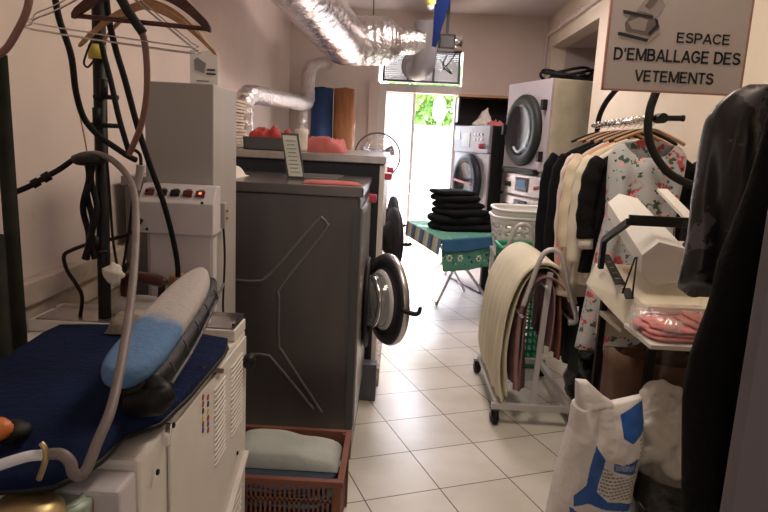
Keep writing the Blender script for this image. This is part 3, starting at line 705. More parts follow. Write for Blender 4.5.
def folded(label, c, sx, sy, h, m, seed, rot=0, group=None, name='folded_garment', layers=3, warp=0):
    """folded cloth: rounded slab with leaf edges"""
    b = MB(); rm = Matrix.Rotation(rot, 3, 'Z'); c = Vector(c); q = random.Random(seed)
    for l in range(layers):
        z0 = h*l/layers; hh = h/layers*.97; ox, oy = q.uniform(-.012, .012), q.uniform(-.012, .012)
        def f(u, v):
            a = 2*PI*u; ca, sa = math.cos(a), math.sin(a)
            n4 = (abs(ca)**5+abs(sa)**5)**(-1/5)
            prof = [(.0, 0), (.92, 0), (1.0, .3), (1.0, .7), (.92, 1), (0, 1)][round(v*5)]
            x, y = ca*n4*prof[0]*sx/2+ox, sa*n4*prof[0]*sy/2+oy
            wob = 1+.16*nz((ca*2, sa*2, l), 1.2, seed)
            zz = z0+hh*prof[1]+(.10*h*nz((x*6, y*6, l), 1, seed) if 0 < prof[1] < 1 else 0)+(.35*h*nz((x*5, y*5, 0), 1, 3)*min(1, abs(prof[1]))*warp)
            return c+rm @ Vector((x*wob, y*wob, zz))
        b.grid(f, 32, 5, closed_u=True)
    o = b.build(name, m, origin=tuple(c))
    if label: tag(o, label, 'garment', group)
    return o
z = IZ+.013; hs = [.06, .07, .06, .055, .06, .04]
places = ['lowest', 'second lowest', 'third from the bottom', 'third from the top', 'second from the top', 'topmost']
for i, h in enumerate(hs):
    q = random.Random(i+9)
    folded('folded black garment, %s of the pile on the ironing board' % places[i], (.60+q.uniform(-.03, .03)-.012*i, 5.72+q.uniform(-.03, .03), z), .56-.045*i, .44-.02*i, h, M['blackcloth'], i+20, q.uniform(-.2, .2)+.35, 'black garments piled on the ironing board', layers=1, warp=.6)
    z += h+.001

# ================================================================ WHITE BASKETS ON A STAND
t = thing('side_table', 'small white side table holding two stacked laundry baskets', 'table', (.97, 4.7, 0))
MB().bb(.76, 1.17, 4.5, 4.93, .70, .725).build('tabletop', M['white'], t, bevel=.004)
for x in (.78, 1.15):
    for y in (4.53, 4.90): MB().bar((x, y, 0), (x, y, .70), .028).build('leg', M['white'], t)
def rr_pt(a, hx, hy, e=4):
    ca, sa = math.cos(a), math.sin(a); k = (abs(ca)**e+abs(sa)**e)**(-1/e); return hx*k*ca, hy*k*sa
def holed_basket(t, c, hx, hy, h, m, taper=.8, holes=True, band=.25, nu=72, nv=10, rot=0, wall='wall'):
    c = Vector(c); rm = Matrix.Rotation(rot, 3, 'Z')
    def f(u, v):
        k = taper+(1-taper)*v; x, y = rr_pt(2*PI*u, hx*k, hy*k); return c+rm @ Vector((x, y, h*v))
    sk = (lambda i, j: holes and 1 <= j < nv*(1-band) and i % 3 != 0 and j % 2 == 1)
    b = MB(); b.grid(f, nu, nv, closed_u=True, skip=sk); b.add([f(i/nu, 0) for i in range(nu)], [list(range(nu))])
    o = b.build(wall, m, t, solid=.004)
    r_ = MB(); r_.tube([f(i/nu, 1) for i in range(nu)], .011, 8, smooth_path=False, closed=True, caps=False); r_.build('rim', m, t)
    return o
t = thing('laundry_basket', 'white perforated laundry basket, lower of the two stacked on the side table', 'basket', (.965, 4.71, .726), group='stacked white laundry baskets')
holed_basket(t, (.965, 4.71, .727), .24, .24, .27, M['basket'], .82)
t = thing('laundry_basket', 'white perforated laundry basket nested on top of the lower one', 'basket', (.985, 4.72, .80), group='stacked white laundry baskets')
holed_basket(t, (.985, 4.72, .80), .25, .245, .25, M['basket'], .80)
rag('white_linen', 'white linen filling the upper laundry basket to its brim', 'linen', (.985, 4.72, .83), .30, .30, .17, M['whitecloth'], 31)

# ================================================================ LAUNDRY CART
CY0, CY1 = 3.25, 4.02; CX0, CX1 = .60, 1.03
t = thing('laundry_cart', 'grey tubular laundry trolley on black castors, hung with sheets, in the middle of the aisle', 'trolley', (.82, 3.6, 0))
b = MB(); zc = .105
b.bar((CX0-.02, CY0, zc), (CX1, CY0, zc), .03, .035); b.bar((CX0, CY1, zc), (CX1+.02, CY1, zc), .03, .035)
b.bar((CX0+.02, CY0, zc), (CX0+.02, CY1, zc), .03, .035); b.bar((CX1-.02, CY0, zc), (CX1-.02, CY1, zc), .03, .035)
b.build('base_frame', M['cartmetal'], t, bevel=.004)
for yy, nm in ((CY0, 'f'), (CY1, 'r')):
    MB().bar((.805, yy+.02, zc), (.835, yy+.02, .86), .030, .022).build('post', M['cartmetal'], t, bevel=.003)
    y2 = yy-.02 if nm == 'f' else yy
    dz = 0 if nm == 'f' else .03
    MB().tube([(.70, y2, .68+dz), (.725, y2, .78+dz), (.765, y2, .93+dz), (.80, y2, .98+dz), (.85, y2, .98+dz), (.885, y2, .93+dz), (.94, y2, .76+dz), (.985, y2, .62+dz), (.945, y2, .60+dz)], .0135, 12).build('hoop_handle', M['cartmetal'], t)
b = MB()
for xx, zz in ((.70, .62), (.975, .60), (.82, .78)): b.tube([(xx, CY0-.02, zz), (xx, CY1, zz-.01)], .009, 10)
b.build('hanging_rails', M['cartmetal'], t)
for xx, yy in ((CX0, CY0), (CX1, CY0), (CX0, CY1), (CX1, CY1)):
    r_ = .042
    c_ = MB().lathe([(0, -.014), (r_-.006, -.014), (r_, -.008), (r_, .008), (r_-.006, .014), (0, .014)], (xx, yy, r_+.001), (1, .25, 0), 24).build('castor', M['rubber'], t)
    f_ = MB(); f_.bar((xx-.02, yy, r_), (xx-.02, yy, .088), .004, .03); f_.bar((xx+.02, yy, r_), (xx+.02, yy, .088), .004, .03); f_.box((xx, yy, .086), (.05, .04, .006)); f_.build('fork', M['darkgrey'], c_)
def drape(name, label, prof, y0, y1, m, seed, fold=.012, nf=5, th=.006, flare=0, nv=26):
    """cloth hung over rails; prof = points (x, z) across; extruded along y with folds"""
    P = cr([(x, 0, z if z < .6 else .6+(z-.6)*.83) for x, z in prof], 8); L_ = len(P)-1; cen = Vector((sum(p.x for p in P)/len(P), 0, .7))
    def f(u, v):
        k = u*L_; i = min(int(k), L_-1); p = P[i].lerp(P[i+1], k-i)
        tn = (P[i+1]-P[i]).normalized(); n = Vector((-tn.z, 0, tn.x))
        low = max(0, min(1, (.85-p.z)/.6))
        y = y0+(y1-y0)*v+(flare*low*(v-.5))
        off = fold*low*(math.sin(v*nf*2*PI+seed)+.5*math.sin(v*nf*4.7*PI+seed*2))+.35*fold*nz((u*3, v*5, 0), 1.3, seed)
        return Vector((p.x, y, p.z+.01*nz((v*4, u, 0), 1, seed)))+n*off
    b = MB(); b.grid(f, L_*1, nv); o = b.build(name, m, origin=(P[0].x, (y0+y1)/2, P[0].z), solid=th); 
    return tag(o, label, 'sheet', 'sheets hung over the laundry trolley')
drape('cream_sheet', 'large cream sheet draped over the left side and top of the laundry trolley', [(.63, .135), (.60, .30), (.615, .60), (.66, .80), (.72, .915), (.80, .965), (.89, .93), (.95, .84), (.985, .72)], CY0+.01, CY1-.05, M['cream_sheet'], 3, .012, 6, flare=.06, th=.012)
drape('cream_sheet', 'second cream sheet showing just inside the outer one on the trolley', [(.655, .14), (.635, .4), (.665, .66), (.71, .83), (.77, .925), (.85, .92), (.92, .82), (.955, .72)], CY0+.03, CY1-.08, M['cream_sheet'], 5, .010, 5)
drape('mauve_sheet', 'mauve sheet hanging inside the left front of the laundry trolley', [(.71, .20), (.695, .4), (.70, .62), (.735, .80), (.80, .885), (.88, .86), (.95, .75), (.99, .62)], CY0+.0, CY1-.15, M['mauve'], 6, .012, 5, th=.009)
drape('mauve_sheet', 'narrow mauve sheet hanging just left of the trolley post', [(.745, .18), (.735, .4), (.735, .6), (.755, .77), (.80, .85), (.86, .84)], CY0+.03, CY1-.2, M['mauve'], 7, .016, 6, th=.009)
drape('brown_sheet', 'rust brown sheet hanging to the right of the trolley post', [(.80, .86), (.87, .845), (.905, .74), (.925, .55), (.93, .38)], CY0+.03, CY1-.15, M['rust'], 9, .014, 5, th=.009)
drape('mauve_sheet', 'mauve sheet hanging right of the post, before the rust brown one', [(.83, .85), (.865, .80), (.88, .65), (.885, .5), (.88, .42)], CY0+.02, CY1-.25, M['mauve'], 11, .014, 5, th=.008)
drape('dark_green_sheet', 'dark green cloth hanging on the outer right rail of the trolley', [(.93, .80), (.985, .70), (1.01, .55), (1.02, .38), (1.02, .30)], CY0+.02, CY1-.1, M['bottle'], 13, .012, 5, th=.008)
# green basket inside, behind
t = thing('green_crate', 'bright green perforated plastic basket seen through the hooped sheets of the trolley', 'basket', (.87, 4.32, 0))
def crate_walls(b, x0, x1, y0, y1, z0, z1, nx, ny, nzr, bw, th):
    for y in (y0, y1):
        for i in range(nx+1): x = x0+(x1-x0)*i/nx; b.box((x, y, (z0+z1)/2), (bw, th, z1-z0))
        for k in range(nzr+1): zz = z0+(z1-z0)*k/nzr; b.box(((x0+x1)/2, y, zz), (x1-x0, th, bw))
    for x in (x0, x1):
        for i in range(ny+1): y = y0+(y1-y0)*i/ny; b.box((x, y, (z0+z1)/2), (th, bw, z1-z0))
        for k in range(nzr+1): zz = z0+(z1-z0)*k/nzr; b.box((x, (y0+y1)/2, zz), (th, y1-y0, bw))
b = MB(); crate_walls(b, .74, 1.02, 4.16, 4.44, .03, .82, 8, 8, 16, .014, .006); b.bb(.74, 1.02, 4.16, 4.44, .0, .02); b.build('lattice', M['greenplastic'], t, weld=False)
MB().tube([(.73, 4.15, .83), (1.03, 4.15, .83), (1.03, 4.45, .83), (.73, 4.45, .83)], .014, 8, smooth_path=False, closed=True, caps=False).build('rim', M['greenplastic'], t)

# ================================================================ ORANGE CRATE
t = thing('plastic_crate', 'brown orange slatted plastic crate of laundry on the floor before the dark washing machine', 'crate', (-.39, 2.2, 0))
cx0, cx1, cy0, cy1, ch = -.60, -.14, 2.0, 2.39, .33
b = MB(); crate_walls(b, cx0+.01, cx1-.01, cy0+.01, cy1-.01, .02, ch-.01, 26, 20, 4, .008, .006); b.bb(cx0+.01, cx1-.01, cy0+.01, cy1-.01, .002, .012)
for x, y in ((cx0, cy0), (cx1, cy0), (cx0, cy1), (cx1, cy1)): b.box((x+(.012 if x == cx0 else -.012), y+(.012 if y == cy0 else -.012), ch/2), (.028, .028, ch-.01))
b.bb(cx0, cx1, cy1-.014, cy1, ch-.07, ch-.02)
b.build('lattice_body', M['crate'], t, weld=False)
b = MB(); b.bb(cx0-.008, cx1+.008, cy0-.008, cy0+.014, ch-.022, ch); b.bb(cx0-.008, cx1+.008, cy1-.014, cy1+.008, ch-.022, ch); b.bb(cx0-.008, cx0+.014, cy0+.014, cy1-.014, ch-.022, ch); b.bb(cx1-.014, cx1+.008, cy0+.014, cy1-.014, ch-.022, ch)
b.build('rim', M['crate'], t, bevel=.002)
folded('dark blue folded cloth at the bottom of the orange crate', (-.37, 2.20, .15), .40, .34, .05, M['denim'], 41, 0)
folded('teal folded cloth in the orange crate under the grey sheet', (-.37, 2.20, .202), .39, .33, .035, M['teal'], 42, .03)
folded('dark folded cloth just below the grey sheet in the orange crate', (-.37, 2.20, .239), .39, .33, .03, M['denim'], 43, -.03)
def gs(u, v):
    x, y = (u-.5)*2, (v-.5)*2; e = (1-abs(x)**5)*(1-abs(y)**5)
    return Vector((-.37+x*.205, 2.265+y*.105, .272+.10*(max(0, e)**.5)*(.9-.45*u+.15*nz((x, y, 1), 2, 4))))
b = MB(); b.grid(gs, 22, 18); b.grid(lambda u, v: Vector((-.37+(u-.5)*.41, 2.265+(v-.5)*.21, .2715)), 2, 2)
tag(b.build('grey_sheet', M['sheetgrey'], origin=(-.37, 2.265, .272)), 'pale grey green sheet bulging on top of the laundry in the orange crate', 'sheet')

# ================================================================ IRONING STATION, LEFT FOREGROUND
KX = -.475
t = thing('ironing_cabinet', 'white vented steel cabinet under the navy ironing table, left foreground', 'cabinet', (-.8, 1.55, 0))
MB().bb(-1.12, KX, 1.12, 1.99, .02, .865).build('body', M['white'], t, bevel=.01)
MB().bb(-1.12, KX, 1.85, 1.99, .866, .902).build('rear_body', M['white'], t, bevel=.004)
MB().bb(-1.10, KX-.012, 1.86, 1.98, .903, .907).build('top_tray', M['steel'], t)
b = MB(); b.bb(KX-.012, KX-.004, 1.86, 1.986, .903, .922); b.bb(-1.10, KX-.012, 1.98, 1.986, .903, .922); b.build('tray_rim', M['chrome'], t)
p_ = MB().bb(KX+.001, KX+.008, 1.27, 1.97, .04, .85).build('side_panel', M['white'], t, bevel=.003)
b = MB()
def lou(mb, y0, y1, z):
    mb.tube([(KX+.007, y0, z), (KX+.011, y0+.012, z+.001), (KX+.011, y1-.012, z+.001), (KX+.007, y1, z)], .0032, 6, k=3)
ly0, ly1, ly2, ly3 = SX(211, 400, KX).y, SX(222, 400, KX).y, SX(228, 400, KX).y, SX(239, 400, KX).y
lz1, lz0 = SX(225, 372, KX).z, SX(225, 442, KX).z
for i in range(16): z_ = lz1+(lz0-lz1)*i/15; lou(b, ly0, ly1, z_); lou(b, ly2, ly3, z_)
for i in range(14): lou(b, ly2, ly3, .36-i*.022)
b.build('louvres', M['white'], p_, weld=False)
b = MB(); b.bar((KX+.010, 1.28, .18), (KX+.010, 1.95, .45), .012, .03, up=(1, 0, 0)); b.build('pressed_fold', M['white'], p_)
b = MB()
for px, py in ((173, 425), (240, 370), (237, 453), (157, 472)):
    c_ = SX(px, py, KX+.008); b.lathe([(0, 0), (.007, 0), (.006, .004), (0, .005)], c_, (1, 0, 0), 12)
b.build('screws', M['black'], p_, weld=False)
c_ = SX(245, 361, KX+.01); MB().lathe([(0, 0), (.022, 0), (.026, .012), (.022, .03), (0, .034)], c_, (1, 0, 0), 20).build('knob', M['black'], t)
a_ = SX(201, 369, KX+.01); b_ = SX(222, 371, KX+.01); MB().bar(a_, b_, .012, .014).build('slot_handle', M['wood'], t, bevel=.003)
a_ = SX(169, 425, KX+.008); b = MB(); b.bar(SX(169, 423, KX+.01), SX(167, 446, KX+.01), .006, .014, up=(1, 0, 0)); b.build('latch', M['chrome'], t, bevel=.002)
# warning pictograms: red, yellow, blue circles in two columns
b = MB(); cols = [M['red'], M['yellow'], M['sackblue'], M['ink']]
for j, py in enumerate((397, 404, 411, 418, 424, 430)):
    for i, px in enumerate((203, 208)):
        b.cur = (0, 0, 3, 1, 0, 2)[(j+i) % 6]; c_ = SX(px, py, KX+.0085)
        b.lathe([(.0042, 0), (.0078, 0), (.0078, .0012), (.0042, .0012), (.0042, 0)], c_, (1, 0, 0), 14)
        b.lathe([(0, .001), (.002, .001)], c_, (1, 0, 0), 8)
b.build('warning_pictograms', cols, p_, weld=False)
# white box front part below the board nose
MB().bb(-.80, -.478, 1.04, 1.117, .04, .845).build('front_housing', M['offwhite'], t, bevel=.008)

# navy board
BZ = .92
t = thing('ironing_table', 'navy blue padded vacuum ironing table with tapered nose, left foreground', 'ironing table', (-.75, 1.4, .886))
out = [SZ(228, 336, BZ), SZ(225, 345, BZ), SZ(190, 385, BZ), SZ(160, 412, BZ), SZ(124, 424, BZ), SZ(103, 445, BZ), SZ(85, 458, BZ), SZ(53, 472, BZ), SZ(20, 476, BZ), SZ(-20, 477, BZ), Vector((-.80, .97, BZ)), Vector((-.92, 1.02, BZ)), Vector((-.985, 1.15, BZ)), SZ(0, 357, BZ), SZ(43, 330, BZ), SZ(60, 322, BZ), SZ(120, 322, BZ), SZ(190, 329, BZ)]
P = []
for i in range(len(out)):
    a_, b_ = out[i], out[(i+1) % len(out)]
    for k in range(4): P.append(a_.lerp(b_, k/4))
n = len(P); cen = sum(P, Vector())/n; b = MB()
rings = [(.0, 0), (.5, .002), (.95, .0), (.995, -.006), (1.0, -.016), (.995, -.028), (.95, -.033), (0, -.033)]
vs = []; fs = []
for s_, dz in rings:
    for p in P: q = cen+(p-cen)*max(s_, .001); vs.append(Vector((q.x, q.y, BZ+dz+.003*nz(q*6, 1, 2))))
for j in range(len(rings)-1):
    for i in range(n): fs.append((j*n+i, j*n+(i+1) % n, (j+1)*n+(i+1) % n, (j+1)*n+i))
b.add(vs, fs, True); b.build('padded_top', M['blue'], t)
MB().tube([cen+(p-cen)*.985+Vector((0, 0, -.030)) for p in P[::2]], .007, 8, closed=True, caps=False, k=2).build('cover_hem', M['black'], t)

# sleeve board
t = thing('sleeve_board', 'pale blue padded sleeve board with worn greyish top, raised above the navy table', 'sleeve board', (-.53, 1.6, .925))
c0, c1 = Vector((-.535, 1.17, 1.005)), Vector((-.565, 1.82, 1.085))
ax = (c1-c0).normalized(); sx = ax.cross(Vector((0, 0, 1))).normalized(); up = sx.cross(ax).normalized()
def sb(scale, drop, z):
    pts = []
    for k in range(48):
        a = 2*PI*k/48; ca, sa = math.cos(a), math.sin(a)
        along = .5-.5*ca; w_ = (.072-.027*along)
        x_ = sa; e_ = .72
        ll = (abs(ca)**1)*math.copysign(1, ca)
        y_ = math.copysign(abs(ca)**.55, -ca)*.5+.5
        pts.append(c0+ax*(.65*y_)+sx*(math.copysign(abs(x_)**.75, x_)*w_*scale)+up*z+ax*((.5-y_)*.05*(1-scale)))
    return pts
vs = []; fs = []; RN = [(.001, .027), (.3, .0265), (.6, .025), (.82, .021), (.94, .013), (1, 0), (.97, -.014), (.8, -.02), (.02, -.02)]
for s_, z_ in RN: vs += sb(s_, 0, z_)
for j in range(len(RN)-1):
    for i in range(48): fs.append((j*48+i, j*48+(i+1) % 48, (j+1)*48+(i+1) % 48, (j+1)*48+i))
padm = mat('sleeve pad cloth', (.13, .27, .50), .9, bump=.25, bscale=60)
# worn patch: pale grey area of the cloth towards the far end
nt_ = padm.node_tree; bs = nt_.nodes['Principled BSDF']; tc = nt_.nodes.new('ShaderNodeTexCoord'); sp = nt_.nodes.new('ShaderNodeSeparateXYZ'); rp = nt_.nodes.new('ShaderNodeValToRGB')
ns = nt_.nodes.new('ShaderNodeTexNoise'); ns.inputs['Scale'].default_value = 9; ad = nt_.nodes.new('ShaderNodeMath'); ad.operation = 'MULTIPLY_ADD'; ad.inputs[1].default_value = .16
nt_.links.new(tc.outputs['Object'], sp.inputs[0]); nt_.links.new(tc.outputs['Object'], ns.inputs[0]); nt_.links.new(ns.outputs['Fac'], ad.inputs[0]); nt_.links.new(sp.outputs['Y'], ad.inputs[2]); nt_.links.new(ad.outputs[0], rp.inputs[0])
rp.color_ramp.elements[0].color = (.11, .22, .44, 1); rp.color_ramp.elements[1].color = (.46, .42, .42, 1); rp.color_ramp.elements[0].position = .0; rp.color_ramp.elements[1].position = .06
sh = nt_.nodes.new('ShaderNodeMath'); sh.operation = 'ADD'; sh.inputs[1].default_value = .12
nt_.links.new(ad.outputs[0], sh.inputs[0]); nt_.links.new(sh.outputs[0], rp.inputs[0]); nt_.links.new(rp.outputs[0], bs.inputs['Base Color'])
b = MB(); b.add(vs, fs, True); b.build('pad', padm, t)
vs = []; fs = []; RN = [(.02, -.021), (1.02, -.016), (1.0, -.05), (.85, -.075), (.02, -.078)]
for s_, z_ in RN: vs += [p+ax*.02+sx*.014 for p in sb(s_, 0, z_)]
for j in range(len(RN)-1):
    for i in range(48): fs.append((j*48+i, j*48+(i+1) % 48, (j+1)*48+(i+1) % 48, (j+1)*48+i))
b = MB(); b.add(vs, fs, True); b.build('under_tray', M['black'], t)
b = MB()
for i in range(5):
    f_ = .15+i*.17; p = c0+ax*(.65*f_)+sx*(.078-.02*f_); b.tube([p+up*-.005, p+sx*.010+up*-.03, p+up*-.055+sx*.0], .0022, 6)
b.tube([c0+ax*.05+sx*.090+up*-.03, c0+ax*.3+sx*.080+up*-.045, c1+sx*.062+up*-.03], .004, 8)
b.build('lacing_cord', M['darkgrey'], t, weld=False)
b = MB(); b.tube([c1+up*-.05+ax*-.06, (c1.x, c1.y-.05, .96), (c1.x, c1.y-.03, .93)], .022, 12); b.build('support_arm', M['black'], t)
b = MB(); b.tube([SZ(135, 408, .93)+Vector((0, 0, .01)), SZ(160, 398, .97), c0+ax*.12+up*-.06], .03, 12); b.build('front_bracket', M['black'], t)

# boiler column
t = thing('boiler_column', 'tall grey steel boiler column standing behind the navy ironing table', 'cabinet', (-.71, 2.25, 0))
MB().bb(-.842, -.614, 2.10, 2.40, .0, 1.655).build('body', M['grey'], t, bevel=.004)
# control box on its front
zt_, zm_, zb_ = SY(180, 184, 2.09).z, SY(180, 203, 2.02).z, SY(180, 234, 2.02).z
x0, x1 = SY(139, 215, 2.02).x, SY(214, 215, 2.02).x
cb = MB().prism([(x0, 2.098, zt_), (x0, 2.06, zt_), (x0, 2.01, zm_), (x0, 2.01, zb_), (x0, 2.098, zb_)], (x1-x0, 0, 0)).build('control_box', M['offwhite'], t, bevel=.004)
nrm = Vector((0, zm_-zt_, -(2.01-2.06))).normalized(); nrm = Vector((0, -(zt_-zm_), .05)).normalized()
for i in range(5):
    s_ = MB(); cx_ = x0+.032+i*.0415; c_ = Vector((cx_, 2.035, (zt_+zm_)/2))+nrm*.004
    rot = Matrix.Rotation(math.atan2(.05, zt_-zm_), 3, 'X').inverted() if False else Matrix(((1, 0, 0), (0, nrm.z, -nrm.y), (0, nrm.y, nrm.z))).transposed()
    fr_ = MB().box(c_, (.030, .008, .022) if False else (.030, .022, .008), Matrix((Vector((1, 0, 0)), nrm.cross(Vector((1, 0, 0))), nrm)).transposed())
    sw = fr_.build('rocker_switch', M['orangeled'] if i in (0, 3) else M['black'] if i in (1, 2) else M['orangeled'], cb, bevel=.002)
    if i == 4: MB().box(c_+nrm*.005, (.008, .008, .002), Matrix((Vector((1, 0, 0)), nrm.cross(Vector((1, 0, 0))), nrm)).transposed()).build('pilot_light', M['litled'], sw)
    MB().box(c_+nrm*-.002+Vector((0, .013, .014)), (.018, .003, .002)).build('marking', M['inkgrey'], cb)
b = MB()
for px, py in ((146, 191), (146, 201), (147, 229), (202, 203)):
    p = SY(px, py, 2.01); b.lathe([(0, 0), (.005, 0), (.004, .004), (0, .004)], (p.x, 2.010 if py > 202 else 2.02, p.z), (0, -1, 0), 10)
b.build('screws', M['black'], cb, weld=False)
z0_ = .89
MB().prism([(x0+.02, 2.098, zb_-.002), (x0+.02, 2.05, zb_-.002), (x0+.02, 2.05, z0_+.1), (x0+.02, 2.06, z0_), (x0+.02, 2.098, z0_)], (x1-x0-.03, 0, 0)).build('lower_cover', M['offwhite'], t, bevel=.012)
b = MB(); p = SX(220, 215, -.613); b.box(p+Vector((.012, 0, 0)), (.022, .035, .09)); o = b.build('connector', M['grey'], t, bevel=.005)
MB().tube([p+Vector((.012, 0, -.04)), p+Vector((.02, -.01, -.15)), p+Vector((.02, -.03, -.30)), p+Vector((.03, -.06, -.36))], .004).build('connector_cable', M['black'], t)
b = MB(); 
for dz in (-.01, .015): b.tube([p+Vector((.024, 0, dz)), p+Vector((.034, -.005, dz+.004))], .005)
b.build('connector_pins', M['brass'], o)
# small paper notice on the column
a_ = SY(190, 50, 2.38); b_ = SY(218, 84, 2.38)
t = thing('paper_notice', 'white paper notice with a dark picture standing on top of the grey column', 'notice', ((a_.x+b_.x)/2, 2.38, 1.656))
MB().bb(a_.x, b_.x, 2.378, 2.381, 1.656, a_.z).build('sheet', M['paper'], t)
q = SY(200, 66, 2.375); MB().prism([q+Vector((-.02, 0, -.015)), q+Vector((.015, 0, -.025)), q+Vector((.022, 0, .01)), q+Vector((-.01, 0, .03)), q+Vector((-.022, 0, .02))], (0, .002, 0)).build('picture', M['inkgrey'], t)
b = MB(); b.box(SY(211, 70, 2.376), (.03, .002, .006)); b.box(SY(211, 74, 2.376), (.034, .002, .006)); b.box(SY(203, 81, 2.376), (.045, .002, .003)); b.build('print_lines', M['ink'], t)

# hose stand
SXp, SYp = -.835, 1.90
t = thing('hose_stand', 'black upright hose stand with side clamps behind the navy ironing table', 'stand', (SXp, SYp, .886))
b0 = SY(105, 318, SYp); tp = SY(97, -60, SYp)
MB().tube([(b0.x, SYp, .887), b0, tp], .019, 14, smooth_path=False).build('pole', M['black'], t)
MB().lathe([(0, 0), (.05, 0), (.05, .012), (.02, .02), (0, .02)], (b0.x, SYp, .887)).build('foot', M['black'], t)
for px, py, ln in ((97, 125, .10), (104, 97, .03), (96, 252, .02)):
    b = MB(); p = SY(px, py, SYp-.02); b.tube([p+Vector((-.03, 0, 0)), p+Vector((.03+ln*.4, 0, 0))], .007); b.tube([p, p+Vector((0, 0, .05))], .012); b.build('clamp', M['black'], t)
b = MB(); p = SY(97, 52, SYp-.02); b.lathe([(.022, -.02), (.024, -.02), (.024, .02), (.022, .02)], p); b.build('tape', M['yellow'], t)
rail_z = 2.02
MB().tube([SY(20, -40, 1.72)+Vector((0, 0, 0)), (SY(97, -60, SYp).x, 1.74, SY(20, -40, 1.72).z), (SY(215, -40, 1.72).x, 1.72, SY(20, -40, 1.72).z)], .012, smooth_path=False).build('hanging_rail', M['black'], t)
railz = SY(20, -40, 1.72).z

def hose(name, label, pts, r, m, cat='hose', dY=None, extra=None):
    """pts = (px, py, Y)"""
    P = [SY(*p) for p in pts]
    o = MB().tube(P, r, 10, k=7).build(name, m, origin=tuple(P[-1]))
    return tag(o, label, cat)
hose('steam_hose', 'thick black hose sagging from the top left across the hose stand', [(54, -10, 1.70), (59, 18, 1.70), (71, 55, 1.70), (76, 92, 1.72), (84, 118, 1.75), (98, 135, 1.78), (116, 148, 1.8), (128, 156, 1.82), (136, 160, 1.84)], .0085, M['rubber'])
hose('steam_hose', 'straight black hose running down right of the stand to the sleeve board', [(106, -5, 1.70), (109, 20, 1.70), (116, 50, 1.72), (125, 80, 1.73), (138, 128, 1.76), (150, 165, 1.78), (162, 198, 1.82), (171, 230, 1.86), (177, 260, 1.90), (178, 276, 1.92)], .0085, M['rubber'])
hose('steam_hose', 'black hose crossing just right of the pole down to the junction', [(99, 30, 1.80), (104, 55, 1.80), (111, 82, 1.8), (119, 118, 1.8), (129, 152, 1.82)], .008, M['rubber'])
hose('hose', 'brown pink hose curving out to the right above the junction', [(120, -8, 1.62), (131, 14, 1.63), (141, 30, 1.64), (146, 52, 1.66), (147, 90, 1.68), (142, 122, 1.72), (132, 148, 1.78), (129, 154, 1.8)], .0085, M['hosepink'])
hose('strap', 'short black strap end wrapped on the brown pink hose near the hangers', [(117, -8, 1.60), (126, 8, 1.60), (134, 20, 1.605), (143, 33, 1.61)], .012, M['black'], 'strap')
hose('hose', 'faded mauve hose hanging in the top left corner', [(31, -12, 1.5), (27, 10, 1.5), (18, 30, 1.5), (5, 50, 1.5), (-12, 60, 1.5)], .0085, M['hosepink'])
hose('hose', 'long grey mauve hose looping from the stand over the navy table', [(84, 155, 1.86), (97, 154, 1.84), (112, 160, 1.80), (126, 174, 1.72), (134, 192, 1.64), (136, 220, 1.54), (135, 255, 1.42), (131, 300, 1.28), (126, 335, 1.18), (119, 375, 1.08), (110, 412, 1.0), (97, 443, .95), (87, 468, .92), (79, 476, .91), (73, 472, .90), (70, 462, .90), (60, 454, .90), (44, 455, .90)], .0092, M['hose'])
hose('hose', 'pale blue white hose entering from the lower left edge', [(46, 455, .90), (30, 456, .885), (12, 461, .87), (-15, 470, .85)], .0085, M['hosewhite'])
hose('hose_clamp', 'rusty butterfly clamp joining the pale hose and the mauve hose', [(41, 443, .895), (45, 449, .893), (45, 461, .893), (39, 479, .90)], .0045, M['brass'], 'clamp')
hose('steam_hose', 'black hose leading left from the stand to the dark green post, with couplings', [(88, 154, 1.85), (76, 158, 1.84), (60, 169, 1.82), (44, 178, 1.80), (30, 186, 1.78), (14, 193, 1.76), (4, 200, 1.74)], .008, M['rubber'])
o = bpy.data.objects['steam_hose.003']
b = MB(); a_, b_ = SY(50, 175, 1.808), SY(43, 179, 1.80); b.tube([a_, b_], .014, smooth_path=False); a_, b_ = SY(39, 181, 1.795), SY(32, 185, 1.785); b.tube([a_, b_], .013, smooth_path=False); b.build('coupling', M['black'], o, weld=False)
b = MB(); b.tube([SY(43, 179, 1.80), SY(39, 181, 1.795)], .009, smooth_path=False); b.build('clip', M['chrome'], o)
hose('power_cable', 'thin black cable bent in a hook left of the stand above the table', [(142, 219, 1.95), (132, 232, 1.94), (112, 239, 1.93), (92, 243, 1.92), (72, 250, 1.91), (64, 256, 1.9), (67, 270, 1.9), (76, 284, 1.9), (82, 297, 1.9), (80, 318, 1.9)], .006, M['black'], 'cable')
hose('power_cable', 'thin black cable hanging straight down right of the pole', [(107, 160, 1.86), (110, 200, 1.86), (113, 240, 1.87), (118, 270, 1.88)], .004, M['black'], 'cable')
hose('power_cable', 'thin dark cable dropping from the grey coupling to the irons', [(133, 196, 1.86), (130, 225, 1.88), (126, 250, 1.9), (123, 268, 1.9)], .0045, M['black'], 'cable')
o = tag(MB().tube([SY(141, 165, 1.86), SY(140, 172, 1.86), SY(138, 182, 1.86), SY(137, 190, 1.86)], lambda q: .013-.004*q, 12).build('inline_connector', M['grey'], origin=tuple(SY(137, 190, 1.86))), 'grey inline connector on the cable between stand and column', 'connector')
hose('power_cable', 'short black cable hooked into the top of the grey connector', [(128, 154, 1.84), (134, 150, 1.85), (140, 155, 1.86), (141, 165, 1.86)], .005, M['black'], 'cable')
hose('string', 'thin brown string hanging beside the thick black hose', [(76, 92, 1.74), (80, 115, 1.76), (84, 135, 1.78), (87, 152, 1.8)], .002, M['tanwood'], 'string')
